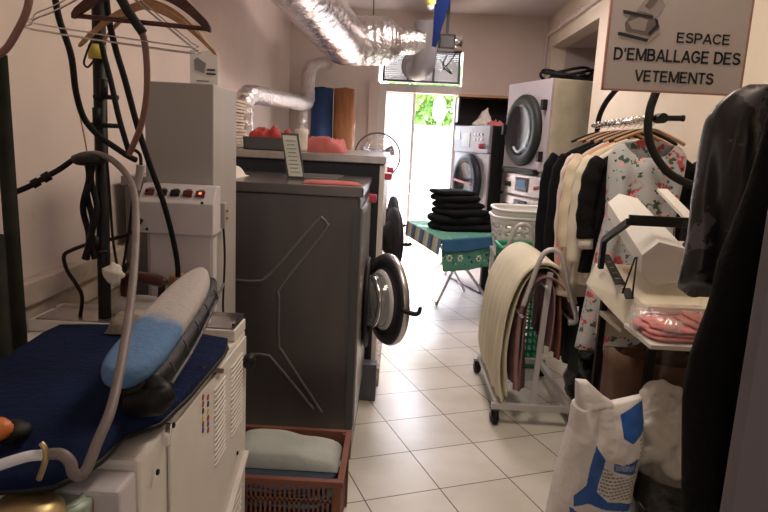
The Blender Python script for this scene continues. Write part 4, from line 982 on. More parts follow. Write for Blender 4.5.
hose('cable_loop', 'small black cable loop left of the pole under the hangers', [(92, 40, 1.85), (87, 52, 1.85), (84, 63, 1.85), (88, 67, 1.85), (94, 60, 1.86)], .003, M['black'], 'cable')
b = MB()
for i, (dx, ph) in enumerate(((0, 0), (4, 1.5), (8, 3))):
    b.tube([SY(86+dx+3*math.sin(k*.9+ph), 160+k*9, 1.85+.012*math.cos(k*.9+ph)) for k in range(12)], .009, 8, k=4)
tag(b.build('braided_cable', M['rubber'], origin=tuple(SY(90, 160, 1.85)), weld=False), 'thick bundle of twisted black cables hanging against the left side of the pole', 'cable')
p = SY(80, 160, 1.84); tag(MB().lathe([(0, -.012), (.045, -.012), (.05, -.004), (.05, .006), (.03, .014), (0, .014)], SY(90, 158, 1.84), (0, -.2, 1)).build('hose_swivel', M['black'], origin=tuple(SY(90, 158, 1.84))), 'round black swivel plate where the hoses meet on the stand', 'swivel')

# hangers
def clothes_hanger(name, label, l, r, apex, Y, m, th, flat, wire=False, bar=True, hook=M['chrome']):
    """l, r, apex in px; hook reaches the rail"""
    Lp, Rp, Ap = SY(l[0], l[1], Y), SY(r[0], r[1], Y), SY(apex[0], apex[1], Y)
    t = thing(name, label, 'clothes hanger', (Ap.x, Y, railz))
    if wire:
        b = MB(); m1 = Lp.lerp(Ap, .2)+Vector((0, 0, -.0)); 
        b.tube([Ap, Lp.lerp(Ap, .35)+Vector((0, 0, .0)), Lp+Vector((.012, 0, .014)), Lp, Lp+Vector((.01, 0, -.014)), Rp+Vector((-.01, 0, -.012)), Rp, Rp+Vector((-.02, 0, .016)), Rp.lerp(Ap, .35), Ap], th, 8, k=5)
        b.build('wire_frame', m, t)
    else:
        b = MB(); N = 22
        def arm(P0, P1, s):
            rows = []
            for i in range(N+1):
                q = i/N; p = P0.lerp(P1, q)+Vector((0, 0, .018*math.sin(q*PI)))
                hw = flat*(1-.45*q)*(1 if q < .97 else .5)
                rows.append([p+Vector((0, -th, hw)), p+Vector((0, th, hw)), p+Vector((0, th, -hw)), p+Vector((0, -th, -hw))])
            vs = [v for r_ in rows for v in r_]
            fs = [(i*4+j, i*4+(j+1) % 4, i*4+4+(j+1) % 4, i*4+4+j) for i in range(N) for j in range(4)]+[(0, 3, 2, 1), (N*4, N*4+1, N*4+2, N*4+3)]
            b.add(vs, fs, False)
        arm(Ap, Lp, -1); arm(Ap, Rp, 1)
        b.build('yoke', m, t, bevel=.002)
        if bar: MB().tube([Lp.lerp(Ap, .06)+Vector((0, 0, -.004)), Rp.lerp(Ap, .06)+Vector((0, 0, -.004))], .006, 8).build('trouser_bar', m, t)
    hk = MB(); zt2 = railz+.016
    hk.tube([Ap, (Ap.x, Y, railz-.05), (Ap.x+.018, (Y+1.72)/2, railz-.02), (Ap.x+.012, 1.72+.0, zt2), (Ap.x-.012, 1.72, zt2), (Ap.x-.022, 1.72, railz-.006)], .0022, 6, k=5); hk.build('hook', hook, t)
clothes_hanger('wooden_hanger', 'dark red wooden coat hanger nearest the camera at the top left', (72, 16), (211, 30), (143, -16), 1.62, M['wood'], .006, .022)
clothes_hanger('wooden_hanger', 'honey coloured wooden hanger behind the dark red one', (79, 46), (217, 55), (146, 4), 1.68, M['tanwood'], .006, .011, bar=False)
clothes_hanger('wooden_hanger', 'second honey coloured hanger half hidden between pole and dark hanger', (103, 42), (205, 40), (150, 2), 1.74, M['tanwood'], .005, .009, bar=False)
clothes_hanger('wire_hanger', 'chrome wire hanger spanning the top left with long lower wire', (31, 24), (192, 48), (112, -20), 1.66, M['chrome'], .0026, 0, wire=True)
clothes_hanger('wire_hanger', 'second thin wire hanger just in front of the first', (33, 18), (190, 42), (110, -26), 1.64, M['chrome'], .0018, 0, wire=True)

# poles at the left edge
a_, b_ = SY(20, 345, 1.62), SY(-1, 55, 1.62)
dn = (a_-b_).normalized(); bot = a_+dn*(a_.z/-dn.z)
tag(MB().tube([bot, b_], .019, 14).build('wooden_post', M['poleg'], origin=tuple(bot)), 'dark green round post leaning at the left edge, topmost end visible', 'post')
a_, b_ = SY(-2, 340, 1.50), SY(-14, 200, 1.50); dn = (a_-b_).normalized(); bot = a_+dn*(a_.z/-dn.z)
tag(MB().tube([bot, SY(-6, 235, 1.5)], .022, 14).build('wooden_post', M['poleg'], origin=tuple(bot)), 'shorter dark post beside the tall one, cut by the left picture edge', 'post')

# irons and clutter behind the board
z0 = .909
def iron(label, c, rot, handle, scale=1):
    t = thing('steam_iron', label, 'iron', c, rot)
    def outline(s, z): return [Vector((s*.075*math.copysign(abs(math.sin(a))**.8, math.sin(a))*(1 if math.cos(a) < 0 else (1-.6*math.cos(a))), s*.13*math.cos(a), z)) for a in [k*2*PI/28 for k in range(28)]]
    vs = []; 
    RN = [(.02, .0), (1, .0), (1, .012), (.9, .03), (.7, .055), (.3, .065), (.02, .065)]
    for s_, z_ in RN: vs += outline(s_*scale, z_*scale)
    b = MB(); b.add(vs, [(j*28+i, j*28+(i+1) % 28, j*28+28+(i+1) % 28, j*28+28+i) for j in range(6) for i in range(28)], True); b.build('body', M['cartmetal'], t, world=False)
    MB().tube([(0, .07, .06), (0, .065, .11), (0, .04, .125), (0, -.06, .125), (0, -.085, .115)], lambda q: .016+.004*math.sin(q*PI), 12).build('handle', handle, t, world=False)
    MB().tube([(0, -.07, .055), (0, -.075, .118)], .011).build('rear_post', M['black'], t, world=False)
    return t
p = SZ(128, 302, z0); iron('steam iron with brown handle resting behind the navy table', (-.79, 1.93, z0), R(70), M['wood'])
p = (-.70, 1.90, z0); iron('steam iron with tan handle, right of the brown-handled one', (-.655, 1.93, z0), R(50), M['tanwood'], .8)
b = MB(); c_ = Vector((-.76, 1.86, .925)); b.lathe([(0, 0), (.05, 0), (.055, .01), (.05, .03), (.03, .04), (0, .042)], c_+Vector((0, 0, -.015))); tag(b.build('round_tin', M['papergrey'], origin=c_), 'round grey tin lid lying at the far edge of the navy table', 'tin')
b = MB(); c_ = SY(114, 274, 1.83)
def blob(c, r, seed, am=.35, n=20):
    def f(u, v):
        th, ph = 2*PI*u, PI*v; d = Vector((math.sin(ph)*math.cos(th), math.sin(ph)*math.sin(th), math.cos(ph))); k = 1+am*nz(d, 1.8, seed)+am*.4*nz(d, 5, seed)
        return Vector(c)+Vector((d.x*r[0], d.y*r[1], d.z*r[2]))*k
    return f
b.grid(blob(c_, (.028, .025, .034), 3), 24, 16, closed_u=True); tag(b.build('white_wad', M['whitecloth'], origin=c_), 'knotted white cloth wad tied to the stand above the irons', 'cloth')
rag('grey_rag', 'grey beige rag lying between the irons and the navy table', 'cloth', (-.745, 1.74, .925), .12, .10, .05, mat('grey beige rag', (.25, .20, .17), .9, bump=.4), 17)

# lower left corner things
t = thing('low_shelf', 'dark low shelf holding the brass pot in the lower left corner', 'shelf', (-.66, .95, 0))
MB().bb(-.80, -.38, .78, 1.03, .728, .747).build('shelf_board', M['darkgrey'], t, bevel=.003)
for x in (-.79, -.39):
    for y in (.79, 1.02): MB().bb(x-.01, x+.01, y-.01, y+.01, 0, .728).build('leg', M['darkgrey'], t)
c_ = SZ(26, 515, .84); c_.z = .748; t = thing('brass_pot', 'round brass pot in the lower left corner', 'pot', tuple(c_))
MB().lathe([(0, 0), (.05, 0), (.065, .02), (.068, .07), (.06, .10), (.045, .118), (0, .128)], c_, n=36).build('bowl', M['brass'], t)
MB().lathe([(.066, .06), (.073, .066), (.073, .076), (.066, .082)], c_, n=36).build('rim_band', M['darkgrey'], t)
c_ = SZ(63, 516, .80); c_.z = .748; t = thing('green_dish', 'pale celadon dish with lid beside the brass pot', 'dish', tuple(c_))
MB().lathe([(0, 0), (.035, 0), (.05, .03), (.052, .08), (.05, .085), (0, .09)], c_, n=36).build('bowl', M['greenlid'], t)
MB().lathe([(.028, .086), (.034, .094), (.04, .088)], c_, n=30).build('lid_ring', M['greenlid'], t)
q_ = SZ(88, 506, .80); b = MB(); b.bb(q_.x-.022, q_.x+.022, q_.y-.04, q_.y+.05, .748, .83); tag(b.build('tan_case', M['bronze'], origin=(q_.x, q_.y, .748), bevel=.006), 'tan brown case edge right of the celadon dish', 'case')
c_ = SZ(2, 447, .925)
t = thing('hand_brush', 'orange brush with black round back lying on the navy table at the left edge', 'brush', (c_.x, c_.y, .924))
MB().grid(blob((c_.x+.012, c_.y+.02, .945), (.028, .03, .022), 5, .1), 24, 14, closed_u=True).build('black_back', M['black'], t)
MB().grid(blob((c_.x, c_.y-.01, .965), (.026, .022, .02), 6, .06), 24, 14, closed_u=True).build('orange_grip', M['orange'], t)

# ================================================================ GARMENT RAIL, RIGHT
RX = 1.165; RZ = 1.655
t = thing('garment_rail', 'chrome garment rail held by two curved black arms, full of clothes', 'clothes rail', (RX, 3.4, 0))
MB().tube([(1.135, 2.86, RZ), (1.195, 4.0, RZ)], .013, 12).build('chrome_bar', M['chrome'], t)
b = MB(); b.tube([(1.135, 2.87, RZ), (1.135, 2.80, RZ)], .022); b.tube([(1.10, 2.84, RZ), (1.23, 2.84, RZ+.005)], .012); b.lathe([(0, 0), (.014, 0), (.014, .01), (0, .012)], (1.23, 2.84, RZ+.005), (1, 0, 0)); b.build('joint', M['black'], t, weld=False)
P = [SY(663, 70, 2.80), SY(656, 92, 2.80), SY(650, 110, 2.80), SY(648, 133, 2.80), SY(654, 153, 2.80), SY(669, 173, 2.80), SY(694, 186, 2.80), SY(730, 196, 2.82)]
MB().tube(P, .018, 14).build('curved_arm', M['black'], t)
P = [SY(622, 84, 3.7), SY(614, 92, 3.8), SY(605, 104, 3.88), SY(599, 118, 3.92), SY(597, 135, 3.95), SY(597, 160, 3.98), (1.25, 4.02, .9), (1.25, 4.02, .02)]
MB().tube(P, .016, 14).build('curved_arm', M['black'], t)
MB().tube([(1.42, 2.86, SY(694, 186, 2.8).z-.03), (1.5, 2.86, .9), (1.5, 2.86, .01)], .018, 12).build('upright', M['black'], t)
rr = random.Random(4)
b = MB()
for i in range(14):
    y = 2.93+i*.075; k = (y-2.86)/1.14; c_ = Vector((1.135+.06*k, y, RZ)); b.tube([c_+Vector((.018*math.cos(a), rr.uniform(-.002, .002), .018*math.sin(a))) for a in [q*2*PI/12 for q in range(12)]], .002, 6, smooth_path=False, closed=True, caps=False)
b.build('rings', M['chrome'], t, weld=False)

def garment(name, label, cat, c, hw, length, m, rot=0, th=.035, seed=1, sleeve=None, slm=None, neck=.05, hem=1.15, slope=.10, cuff=None, waist=.95, open_neck=False, group='clothes on the chrome rail', ripple=1, hanger='wood', collar=None):
    """c = hanger apex; garment hangs below in its own local frame, x across"""
    t = thing(name, label, cat, c, rot, group)
    NV = 34; NU = 56
    def w(v):
        if v < .06: return neck+(hw-neck)*(v/.06)
        if v < .35: return hw*(1+(waist-1)*((v-.06)/.29))
        return hw*(waist+(hem-waist)*((v-.35)/.65))
    def f(u, v):
        a = 2*PI*u; ca, sa = math.cos(a), math.sin(a); W = w(v); dep = (.012+(th-.012)*min(1, v/.15))
        x = W*math.copysign(abs(ca)**.8, ca)
        rp = ripple*min(1, v/.3)*(.014*math.sin(ca*9+seed*1.3+v*2)+.012*nz((ca*2.5, sa*.5, v*1.6), 1.5, seed))
        y = dep*math.copysign(abs(sa)**.7, sa)+rp
        z = -.03-slope*min(1, abs(x)/hw)*(1 if v < .2 else max(0, 1-(v-.2)/.3))*(1)-length*max(0, v-.02)
        if open_neck and v < .14 and sa < 0: z -= .10*max(0, 1-(abs(x)/.12)**2)*max(0, 1-v/.14)
        return Vector((x, y, z))
    b = MB(); b.grid(f, NU, NV, closed_u=True); body = b.build('body', m, t, world=False, solid=.003)
    if sleeve:
        for s in (-1, 1):
            P = [Vector((s*(hw-.03), 0, -.03-slope-.02)), Vector((s*(hw+.005), -.005, -.03-slope-.07)), Vector((s*(hw+.022), -.012, -.2-slope)), Vector((s*(hw+.03), -.02, -.05-slope-sleeve*.7)), Vector((s*(hw+.022), -.03, -.05-slope-sleeve))]
            sl = MB().tube(P, lambda q: .052-.012*q+.003*math.sin(q*30+seed), 16).build('sleeve', slm or m, t, world=False)
            if cuff: MB().tube([P[-1]+Vector((0, .001, .006)), P[-1]+Vector((-s*.002, -.004, -.05))], .036, 16).build('cuff', cuff, sl, world=False)
    if collar:
        MB().tube([(-.09, .0, -.045), (-.05, -.03, -.06), (0, -.045, -.10), (.05, -.03, -.06), (.09, 0, -.045)], .018, 10).build('collar', collar, t, world=False)
    return t
def simple_hanger(label, c, hw, m, rot=0, hookz=None):
    t = thing('clothes_hanger', label, 'clothes hanger', (c[0], c[1], RZ), rot, 'hangers on the chrome rail')
    z0 = c[2]-RZ-.012
    b = MB(); b.tube([(-hw*.93, 0, z0-.052), (-hw*.5, 0, z0-.018), (0, 0, z0+.008), (hw*.5, 0, z0-.018), (hw*.93, 0, z0-.052)], .008, 8); b.build('yoke', m, t, world=False)
    MB().tube([(0, 0, z0), (0, 0, -.035), (.016, 0, -.012), (.012, 0, .014), (-.006, 0, .02), (-.016, 0, .008)], .002, 6).build('hook', M['chrome'], t, world=False)
gz = 1.60
def rx(y): return 1.135+.06*(y-2.86)/1.14
items = [
 (2.93, 'floral_dress', 'pale sleeveless dress with red and black flowers facing the camera, front of the rail', 'dress', .18, 1.02, M['floral'], dict(open_neck=True, neck=.13, hem=1.35, th=.05, waist=.9, slope=.04)),
 (3.02, 'black_jacket', 'black jacket with white cuffs directly behind the floral dress', 'jacket', .24, .66, M['blackcloth'], dict(sleeve=.36, cuff=M['whitecloth'], th=.05, neck=.10)),
 (3.12, 'ivory_shirt', 'ivory long shirt just behind the black cuffed jacket', 'shirt', .215, .75, M['ivory'], dict(sleeve=.5, th=.045)),
 (3.20, 'grey_blouse', 'pale lilac grey blouse, second garment behind the black cuffed jacket', 'blouse', .20, .68, mat('lilac grey blouse', (.50, .46, .50), .85, var=.3, vscale=20), dict(sleeve=.40)),
 (3.29, 'ivory_dress', 'long cream dress hanging in the middle of the rail', 'dress', .235, .85, mat('cream dress', (.76, .66, .50), .85), dict(sleeve=.45, hem=1.2)),
 (3.38, 'amber_top', 'amber orange top with a pink lower body on the rail', 'top', .205, .38, M['orangecloth'], dict(sleeve=.15)),
 (3.46, 'pink_shirt', 'pink shirt hanging behind the amber top', 'shirt', .205, .82, M['pink'], dict(sleeve=.66)),
 (3.55, 'white_shirt', 'white shirt between the pink shirt and the black coats', 'shirt', .205, .72, M['whitecloth'], dict(sleeve=.5)),
 (3.68, 'black_coat', 'black coat with long sleeves, second from the far end of the rail', 'coat', .225, 1.0, M['blackcloth'], dict(sleeve=.64, th=.05)),
 (3.84, 'navy_coat', 'very dark coat at the far end of the rail next to the cream dryer', 'coat', .25, .95, mat('dark navy cloth', (.009, .010, .015), .95, spec=.15, bump=.3, bscale=60), dict(sleeve=.66, th=.055)),
]
for i, (y, nm, lb, ct, hw, ln, m_, kw) in enumerate(items):
    garment(nm, lb, ct, (rx(y)+(.03 if nm == 'black_jacket' else 0), y, gz), hw, ln, m_, rot=R(rr.uniform(-4, 4)), seed=i+3, **kw)
    simple_hanger('%s hanger carrying the %s' % ('light wooden' if i % 2 == 0 else 'dark plastic', nm.replace('_', ' ')), (rx(y), y, gz+.012), .17, M['tanwood'] if i % 2 == 0 else M['black'], 0)
# kitchen-like pink stole between
# black bags under the rail
def bag(name, label, c, r, m, seed, am=.25, cat='bag', knot=False):
    b = MB(); f = blob((c[0], c[1], c[2]+r[2]*.9), r, seed, am)
    def g2(u, v): p = f(u, v); p.z = max(p.z, c[2]+.003); return p
    b.grid(g2, 40, 28, closed_u=True); o = b.build(name, m, origin=c); return tag(o, label, cat)
bag('black_bag', 'shiny black bag of laundry on the floor under the clothes rail, right of the trolley', (1.24, 3.55, 0), (.16, .22, .20), M['binbag'], 61)
bag('black_bag', 'slumped black bag on the floor in front of the other one under the rail', (1.25, 3.05, 0), (.15, .20, .15), M['binbag'], 62)
tag(bag('brown_bag', 'dark brown bundle lying on the floor under the rail between the black bags', (1.27, 3.30, 0), (.10, .10, .13), M['kraft'], 63), None, 'bag')

# ================================================================ WRAPPING MACHINE ON ITS TABLE
t = thing('packing_table', 'cream laminate packing table with black frame legs on the right', 'table', (1.18, 2.4, 0))
xl, xr, yn, yf = .90, 1.52, 2.12, 2.72
zn, zf = .985, 1.02
MB().prism([(xl, yn, zn-.03), (xl, yn, zn), (xl, yf, zf), (xl, yf, zf-.03)], (xr-xl, 0, 0)).build('tabletop', M['ivory'] if False else mat('cream laminate', (.72, .66, .52), .35, coat=.3), t, bevel=.004)
MB().prism([(xl-.001, yn, zn), (xl-.001, yf, zf), (xl-.035, yf, zf-.09), (xl-.03, yn, zn-.11)], (-.012, 0, -.004)).build('side_flap', MAT['cream laminate'], t, bevel=.002)
MB().bb(xl+.02, xr, yf-.03, yf, .70, zn-.032).build('rear_apron', MAT['cream laminate'], t)
b = MB().bb(xl+.01, xr, yn+.28, yf-.05, .80, .82).build('lower_shelf', MAT['cream laminate'], t, bevel=.003)
for x in (xl+.03, xr-.03):
    for y in (yn+.03, yf-.04): MB().bb(x-.013, x+.013, y-.013, y+.013, 0, zn-.031).build('leg', M['black'], t)
MB().bb(.81, xr, 1.88, 2.115, .905, .92).build('front_shelf', M['white'], t, bevel=.003)

t = thing('film_sealer', 'black framed film wrapping machine standing on the cream packing table', 'wrapping machine', (1.1, 2.45, .99))
zz = lambda y: zn+(zf-zn)*(y-yn)/(yf-yn)
a_, b_ = SY(629, 220, 2.30), SY(712, 224, 2.30)
c_ = SY(604, 240, 2.58); c2 = Vector((c_.x, 2.60, zz(2.60)+.004))
MB().bar(a_, b_, .022, .038).build('sealing_bar', M['black'], t, bevel=.003)
b = MB(); b.bar(a_+Vector((0, 0, -.006)), c_, .018, .024); b.bar(c_, c2+Vector((.005, 0, .003)), .02, .024); b.build('side_arm', M['black'], t, weld=False)
MB().bar(b_+Vector((-.02, .01, 0)), (b_.x-.02, 2.60, zz(2.6)+.004), .018, .024).build('side_arm', M['black'], t)
s1 = [SX(603, 257, .93)]
def onbed(px, py, lift=.004):
    # intersection of the pixel ray with the sloping bed
    d = _ray(px, py); k = (zf-zn)/(yf-yn); s = (zn-k*yn-CAM.z)/(d.z-k*d.y); return CAM+d*s+Vector((0, 0, lift))
MB().prism([onbed(601, 256), onbed(609, 256), onbed(625, 285), onbed(615, 286)], (0, 0, .004)).build('scale_strip', M['black'], t)
MB().prism([onbed(622, 290), onbed(630, 290), onbed(634, 300), onbed(625, 300)], (0, 0, .004)).build('scale_strip', M['black'], t)
b = MB(); 
for i in range(4): q = onbed(609+i*2.8, 264+i*5.6, .0095); b.box(q, (.018, .006, .0006))
b.build('strip_print', M['papergrey'], t, weld=False)
b = MB(); b.tube([onbed(622, 296, .01), SY(635, 258, 2.28), SY(637, 257, 2.28), onbed(632, 299, .01)], .0035, 8, smooth_path=False); b.build('wire_stay', M['black'], t)
# hexagonal white core roll
hexp = [(642, 255), (659, 242), (686, 249), (686, 281), (654, 285), (641, 273)]
H0 = [SY(px, py, 2.26) for px, py in hexp]
mv = SY(617, 196, 2.66)-SY(657, 250, 2.26)
cenH = sum(H0, Vector())/6; H1 = [cenH+(p-cenH)*.78+mv for p in H0]
b = MB(); b.add(H0+H1, [(i, (i+1) % 6, 6+(i+1) % 6, 6+i) for i in range(6)]+[(6, 7, 8, 9, 10, 11)])
t2 = thing('carton_roll', 'white hexagonal carton tube slanting through the wrapping machine frame', 'carton', (cenH.x, 2.26, zz(2.26)))
b.build('tube', M['paper'], t2, bevel=.002); MB().prism([p+Vector((0, -.001, 0)) for p in H0], (0, -.002, 0)).build('end_face', M['papergrey'], t2)
MB().lathe([(0, 0), (.075, 0), (.075, .40), (0, .40)], (1.08, 2.50, zz(2.5)+.082), (1, 0, 0), 36).build('film_roll', M['paper'], t)
b = MB(); b.bar(SY(662, 190, 2.62), SY(697, 226, 2.36), .045, .012); b.build('diverter_strip', M['paper'], t)

# wrapped pink packet
c_ = Vector((1.0, 1.995, .921))
folded('folded pink laundry in a clear bag on the front shelf of the packing table', (c_.x, c_.y, .925), .34, .20, .035, mat('packet pink', (.62, .20, .20), .8, var=.4, vscale=25), 71, .0, name='pink_laundry')
folded('folded coral garment on top of the wrapped pink laundry, to the right', (c_.x+.07, c_.y, .962), .20, .19, .025, M['salmon'], 72, .1, name='coral_laundry', layers=2)
b = MB()
def fp_(u, v):
    a = 2*PI*u; ca, sa = math.cos(a), math.sin(a); k = (abs(ca)**5+abs(sa)**5)**-.2
    pr = [(0, .001), (1.0, .001), (1.05, .03), (.95, .075), (0, .082)][round(v*4)]
    return Vector((c_.x+ca*k*pr[0]*.20, c_.y+sa*k*pr[0]*.128, c_.z+pr[1]+.006*nz((ca*3, sa*3, v), 2, 3)))
b.grid(fp_, 60, 4, closed_u=True); tag(b.build('clear_bag', M['filmlight'], origin=tuple(c_)), 'clear glossy plastic bag around the pink laundry on the front shelf', 'plastic bag')

# ================================================================ SACK, BIN, BAGS ON THE FLOOR
SYk = 1.95
Lx = [(382, 577), (405, 574), (429, 571), (461, 562), (490, 554), (512, 549), (560, 541), (589, 540)]
Rx = [(382, 592), (390, 598), (398, 641), (402, 642), (423, 643), (445, 640), (477, 632), (512, 624), (560, 618), (589, 616)]
def interp(T_, y):
    if y <= T_[0][0]: return T_[0][1]
    for (a, b_), (c, d) in zip(T_, T_[1:]):
        if y <= c: return b_+(d-b_)*(y-a)/(c-a)
    return T_[-1][1]
def topy(s): # top outline as a function of across position s (px x)
    x = 577+s*65
    return interp([(577, 381), (588, 382), (604, 397), (613, 403), (642, 397)], x)
def pip(x, y, P):
    c = False
    for i in range(len(P)):
        x1, y1 = P[i]; x2, y2 = P[i-1]
        if (y1 > y) != (y2 > y) and x < (x2-x1)*(y-y1)/(y2-y1)+x1: c = not c
    return c
BLUE = [[(617, 411), (641, 399), (643, 423), (625, 434), (617, 430)], [(588, 433), (597, 447), (592, 462), (589, 478), (598, 486), (625, 492), (622, 499), (590, 492), (580, 489), (567, 493), (567, 482), (579, 471), (582, 455)], [(563, 493), (576, 501), (590, 507), (622, 503), (622, 530), (600, 545), (566, 530)], [(605, 450), (614, 453), (630, 447), (627, 463), (606, 459)], [(548, 555), (620, 550), (618, 575), (548, 580)]]
TXT = [[(595, 452), (606, 463), (627, 465), (634, 430), (641, 428), (638, 447), (630, 470), (625, 489), (600, 484), (590, 478)]]
b = MB(); NU, NV = 170, 230
def spt(u, v, back=False):
    s = u; y = topy(s)+(589-topy(s))*v; xl_, xr_ = interp(Lx, y), interp(Rx, y)
    if y < 405: xl_, xr_ = 577, 577+65 if y < 398 else interp(Rx, y)
    k = max(0, min(1, (y-381)/30)); xx = (577+65*s)*(1-k)+(xl_+(xr_-xl_)*s)*k
    P_ = SY(xx, y, SYk)
    dep = .085*(max(0, 1-(2*s-1)**4)**.5)*min(1, (v/.25))**.7+.004
    w_ = .010*nz((s*3, v*5, back), 1.5, 9)+.006*nz((s*9, v*12, back), 1, 9)
    P_.y += (dep+.02 if back else -dep)+w_*min(1, v*4+.2); P_.z = max(P_.z, .002)
    return P_, xx, y
vs = []; fs = []; mi = []
for bk in (False, True):
    o = len(b.v)
    b.v += [spt(i/NU, j/NV, bk)[0] for j in range(NV+1) for i in range(NU+1)]
    for j in range(NV):
        for i in range(NU):
            _, xx, yy = spt((i+.5)/NU, (j+.5)/NV)
            mt_ = 0
            if not bk:
                if any(pip(xx, yy, P_) for P_ in BLUE): mt_ = 1
                elif any(pip(xx, yy, P_) for P_ in TXT) and j % 4 < 2 and (i//2*7+j//4*5) % 9 > 1: mt_ = 2
                if mt_ == 1 and 607 < xx < 626 and 453 < yy < 458 and i % 3 == 0: mt_ = 0
                if mt_ == 1 and 572 < xx < 612 and 496 < yy < 500 and i % 4: mt_ = 0
            b.f.append([o+j*(NU+1)+i, o+j*(NU+1)+i+1, o+(j+1)*(NU+1)+i+1, o+(j+1)*(NU+1)+i]); b.sm.append(True); b.mi.append(mt_)
n0 = (NU+1)*(NV+1)
for j in range(NV):
    for i in (0, NU):
        a = j*(NU+1)+i; b.f.append([a, a+NU+1, n0+a+NU+1, n0+a]); b.sm.append(True); b.mi.append(0)
for i in range(NU):
    for j in (0, NV):
        a = j*(NU+1)+i; b.f.append([a, a+1, n0+a+1, n0+a]); b.sm.append(True); b.mi.append(0)
tag(b.build('detergent_sack', [M['sack'], M['sackblue'], M['inkgrey']], origin=(.70, SYk, 0)), 'crumpled white sack with blue print standing on the floor at the lower right', 'sack')

t = thing('rubbish_bin', 'black bin lined with a black bag behind the blue and white sack', 'bin', (1.0, 2.0, 0))
MB().lathe([(0, .002), (.13, .002), (.155, .44), (.16, .45), (.15, .45), (.125, .02), (0, .02)], (1.0, 2.0, 0), n=32).build('bucket', M['binbag'], t)
b = MB(); b.grid(lambda u, v: Vector((1.0+(.163+.012*nz((math.cos(2*PI*u)*3, math.sin(2*PI*u)*3, v*2), 1, 3)+.006*v)*math.cos(2*PI*u), 2.0+(.163+.012*nz((math.cos(2*PI*u)*3, math.sin(2*PI*u)*3, v*2), 1, 3)+.006*v)*math.sin(2*PI*u), .462-.10*v+.01*math.sin(12*PI*u)*v)), 60, 8, closed_u=True); b.build('liner', M['binbag'], t, solid=.002)
b = MB(); f = blob((.965, 2.02, .55), (.17, .14, .17), 77, .42); 
def fcr(u, v):
    p = f(u, v); d = (p-Vector((.965, 2.02, .55))); return p+d.normalized()*(-.035*abs(nz(d*9, 1, 5))-.008*abs(nz(d*30, 1, 6)))
b.grid(fcr, 90, 60, closed_u=True); tag(b.build('white_bag', M['whitebag'], origin=(.985, 2.0, .46)), 'stuffed white plastic bag bulging out of the black bin', 'bag')
# kraft bag
t = thing('paper_bag', 'tall brown paper bag under the packing table behind the white bag', 'bag', (1.02, 2.30, 0))
b = MB()
def kb(u, v):
    x, y = rr_pt(2*PI*u, .17, .10, 8); s = 1+.05*v; return Vector((1.02+x*s+.01*nz((u*6, v*4, 0), 1, 3), 2.30+y*s+.012*nz((u*6, v*4, 3), 1, 3), .002+.76*v+(.02*math.sin(u*14) if v > .95 else 0)))
b.grid(kb, 48, 14, closed_u=True); b.add([kb(i/48, 0) for i in range(48)], [list(range(48))]); b.build('bag_walls', M['kraft'], t, solid=.002)
bag('folded_paper', 'creased brown paper stuffed in the mouth of the tall paper bag', (1.02, 2.30, .60), (.13, .07, .11), M['kraft'], 80, cat='paper')

# ================================================================ HANGING CLOTHES, RIGHT FOREGROUND
b = MB(); CL = [(60, 780), (99, 767), (187, 743), (260, 717), (300, 711), (350, 694), (397, 686), (460, 685), (512, 684), (600, 680), (700, 676)]
def coat(u, v):
    py = 60+v*620; pl = SY(interp(CL, py), py, 1.12); a = 2*PI*u; ca, sa = math.cos(a), math.sin(a)
    x = pl.x+.24*(1-ca)+.004*math.sin(v*9); y = 1.12+(.055*math.copysign(abs(sa)**.7, sa))*min(1, v*3+.3)+.012*math.sin(ca*11+v*3)
    return Vector((x, y, pl.z+.10*(1-abs(ca)**1.5)*max(0, 1-v/.08)-.02*max(0, 1-v/.08)))
b.grid(coat, 56, 40, closed_u=True); b.add([coat(i/56, 0) for i in range(56)], [list(range(56))])
t = thing('long_black_coat', 'long plain black coat hanging at the right edge of the picture', 'coat', (.95, 1.12, 1.9))
b.build('body', M['blackcloth'], t)
MB().tube([(.98, 1.12, SY(780, 60, 1.12).z-.02), (.99, 1.12, 1.80), (1.01, 1.13, 1.86), (1.0, 1.14, 1.9), (.975, 1.14, 1.9)], .003).build('hook', M['chrome'], t)
t = thing('clothes_rail', 'steel rail on two posts carrying the coats at the right edge', 'clothes rail', (1.2, 1.2, 0))
MB().tube([(.995, .95, 1.885), (.995, 1.40, 1.885)], .012).build('rail', M['chrome'], t)
for y in (.96, 1.39): MB().tube([(1.35, y, 0), (1.35, y, 1.885), (.995, y, 1.885)], .014, smooth_path=False).build('post', M['black'], t)
# patterned garment in film
GL = [(84, 752), (92, 733), (106, 718), (120, 708), (150, 701), (200, 691), (240, 687), (262, 683), (283, 679), (292, 690)]
b = MB()
def gb(u, v):
    py = 84+v*207; pl = SY(interp(GL, py), py, 1.32); a = 2*PI*u; ca, sa = math.cos(a), math.sin(a)
    x = pl.x+.11*(1-ca); y = 1.32+(.05*math.copysign(abs(sa)**.7, sa))*min(1, v*3+.25)+.010*math.sin(ca*8+v*5)
    z = pl.z-(.02*math.sin(u*2*PI*2) if v > .9 else 0)
    return Vector((x, y, z))
b.grid(gb, 56, 30, closed_u=True); b.add([gb(i/56, 1) for i in range(56)], [list(range(56))]); b.add([gb(i/56, 0) for i in range(56)], [list(range(56))])
t = thing('patterned_garment', 'black garment with grey swirls inside a clear dust cover, upper right', 'garment', (.80, 1.32, 1.88))
b.build('body', M['bagpattern'], t)
MB().tube([(.90, 1.32, SY(760, 84, 1.32).z-.01), (.905, 1.32, 1.82), (.95, 1.31, 1.88), (.99, 1.32, 1.905), (1.01, 1.32, 1.885)], .003).build('hook', M['chrome'], t)
FL = [(80, 745), (92, 722), (110, 704), (135, 696), (160, 690), (210, 681), (260, 671), (300, 668), (340, 660), (400, 652), (440, 648), (468, 652)]
b = MB()
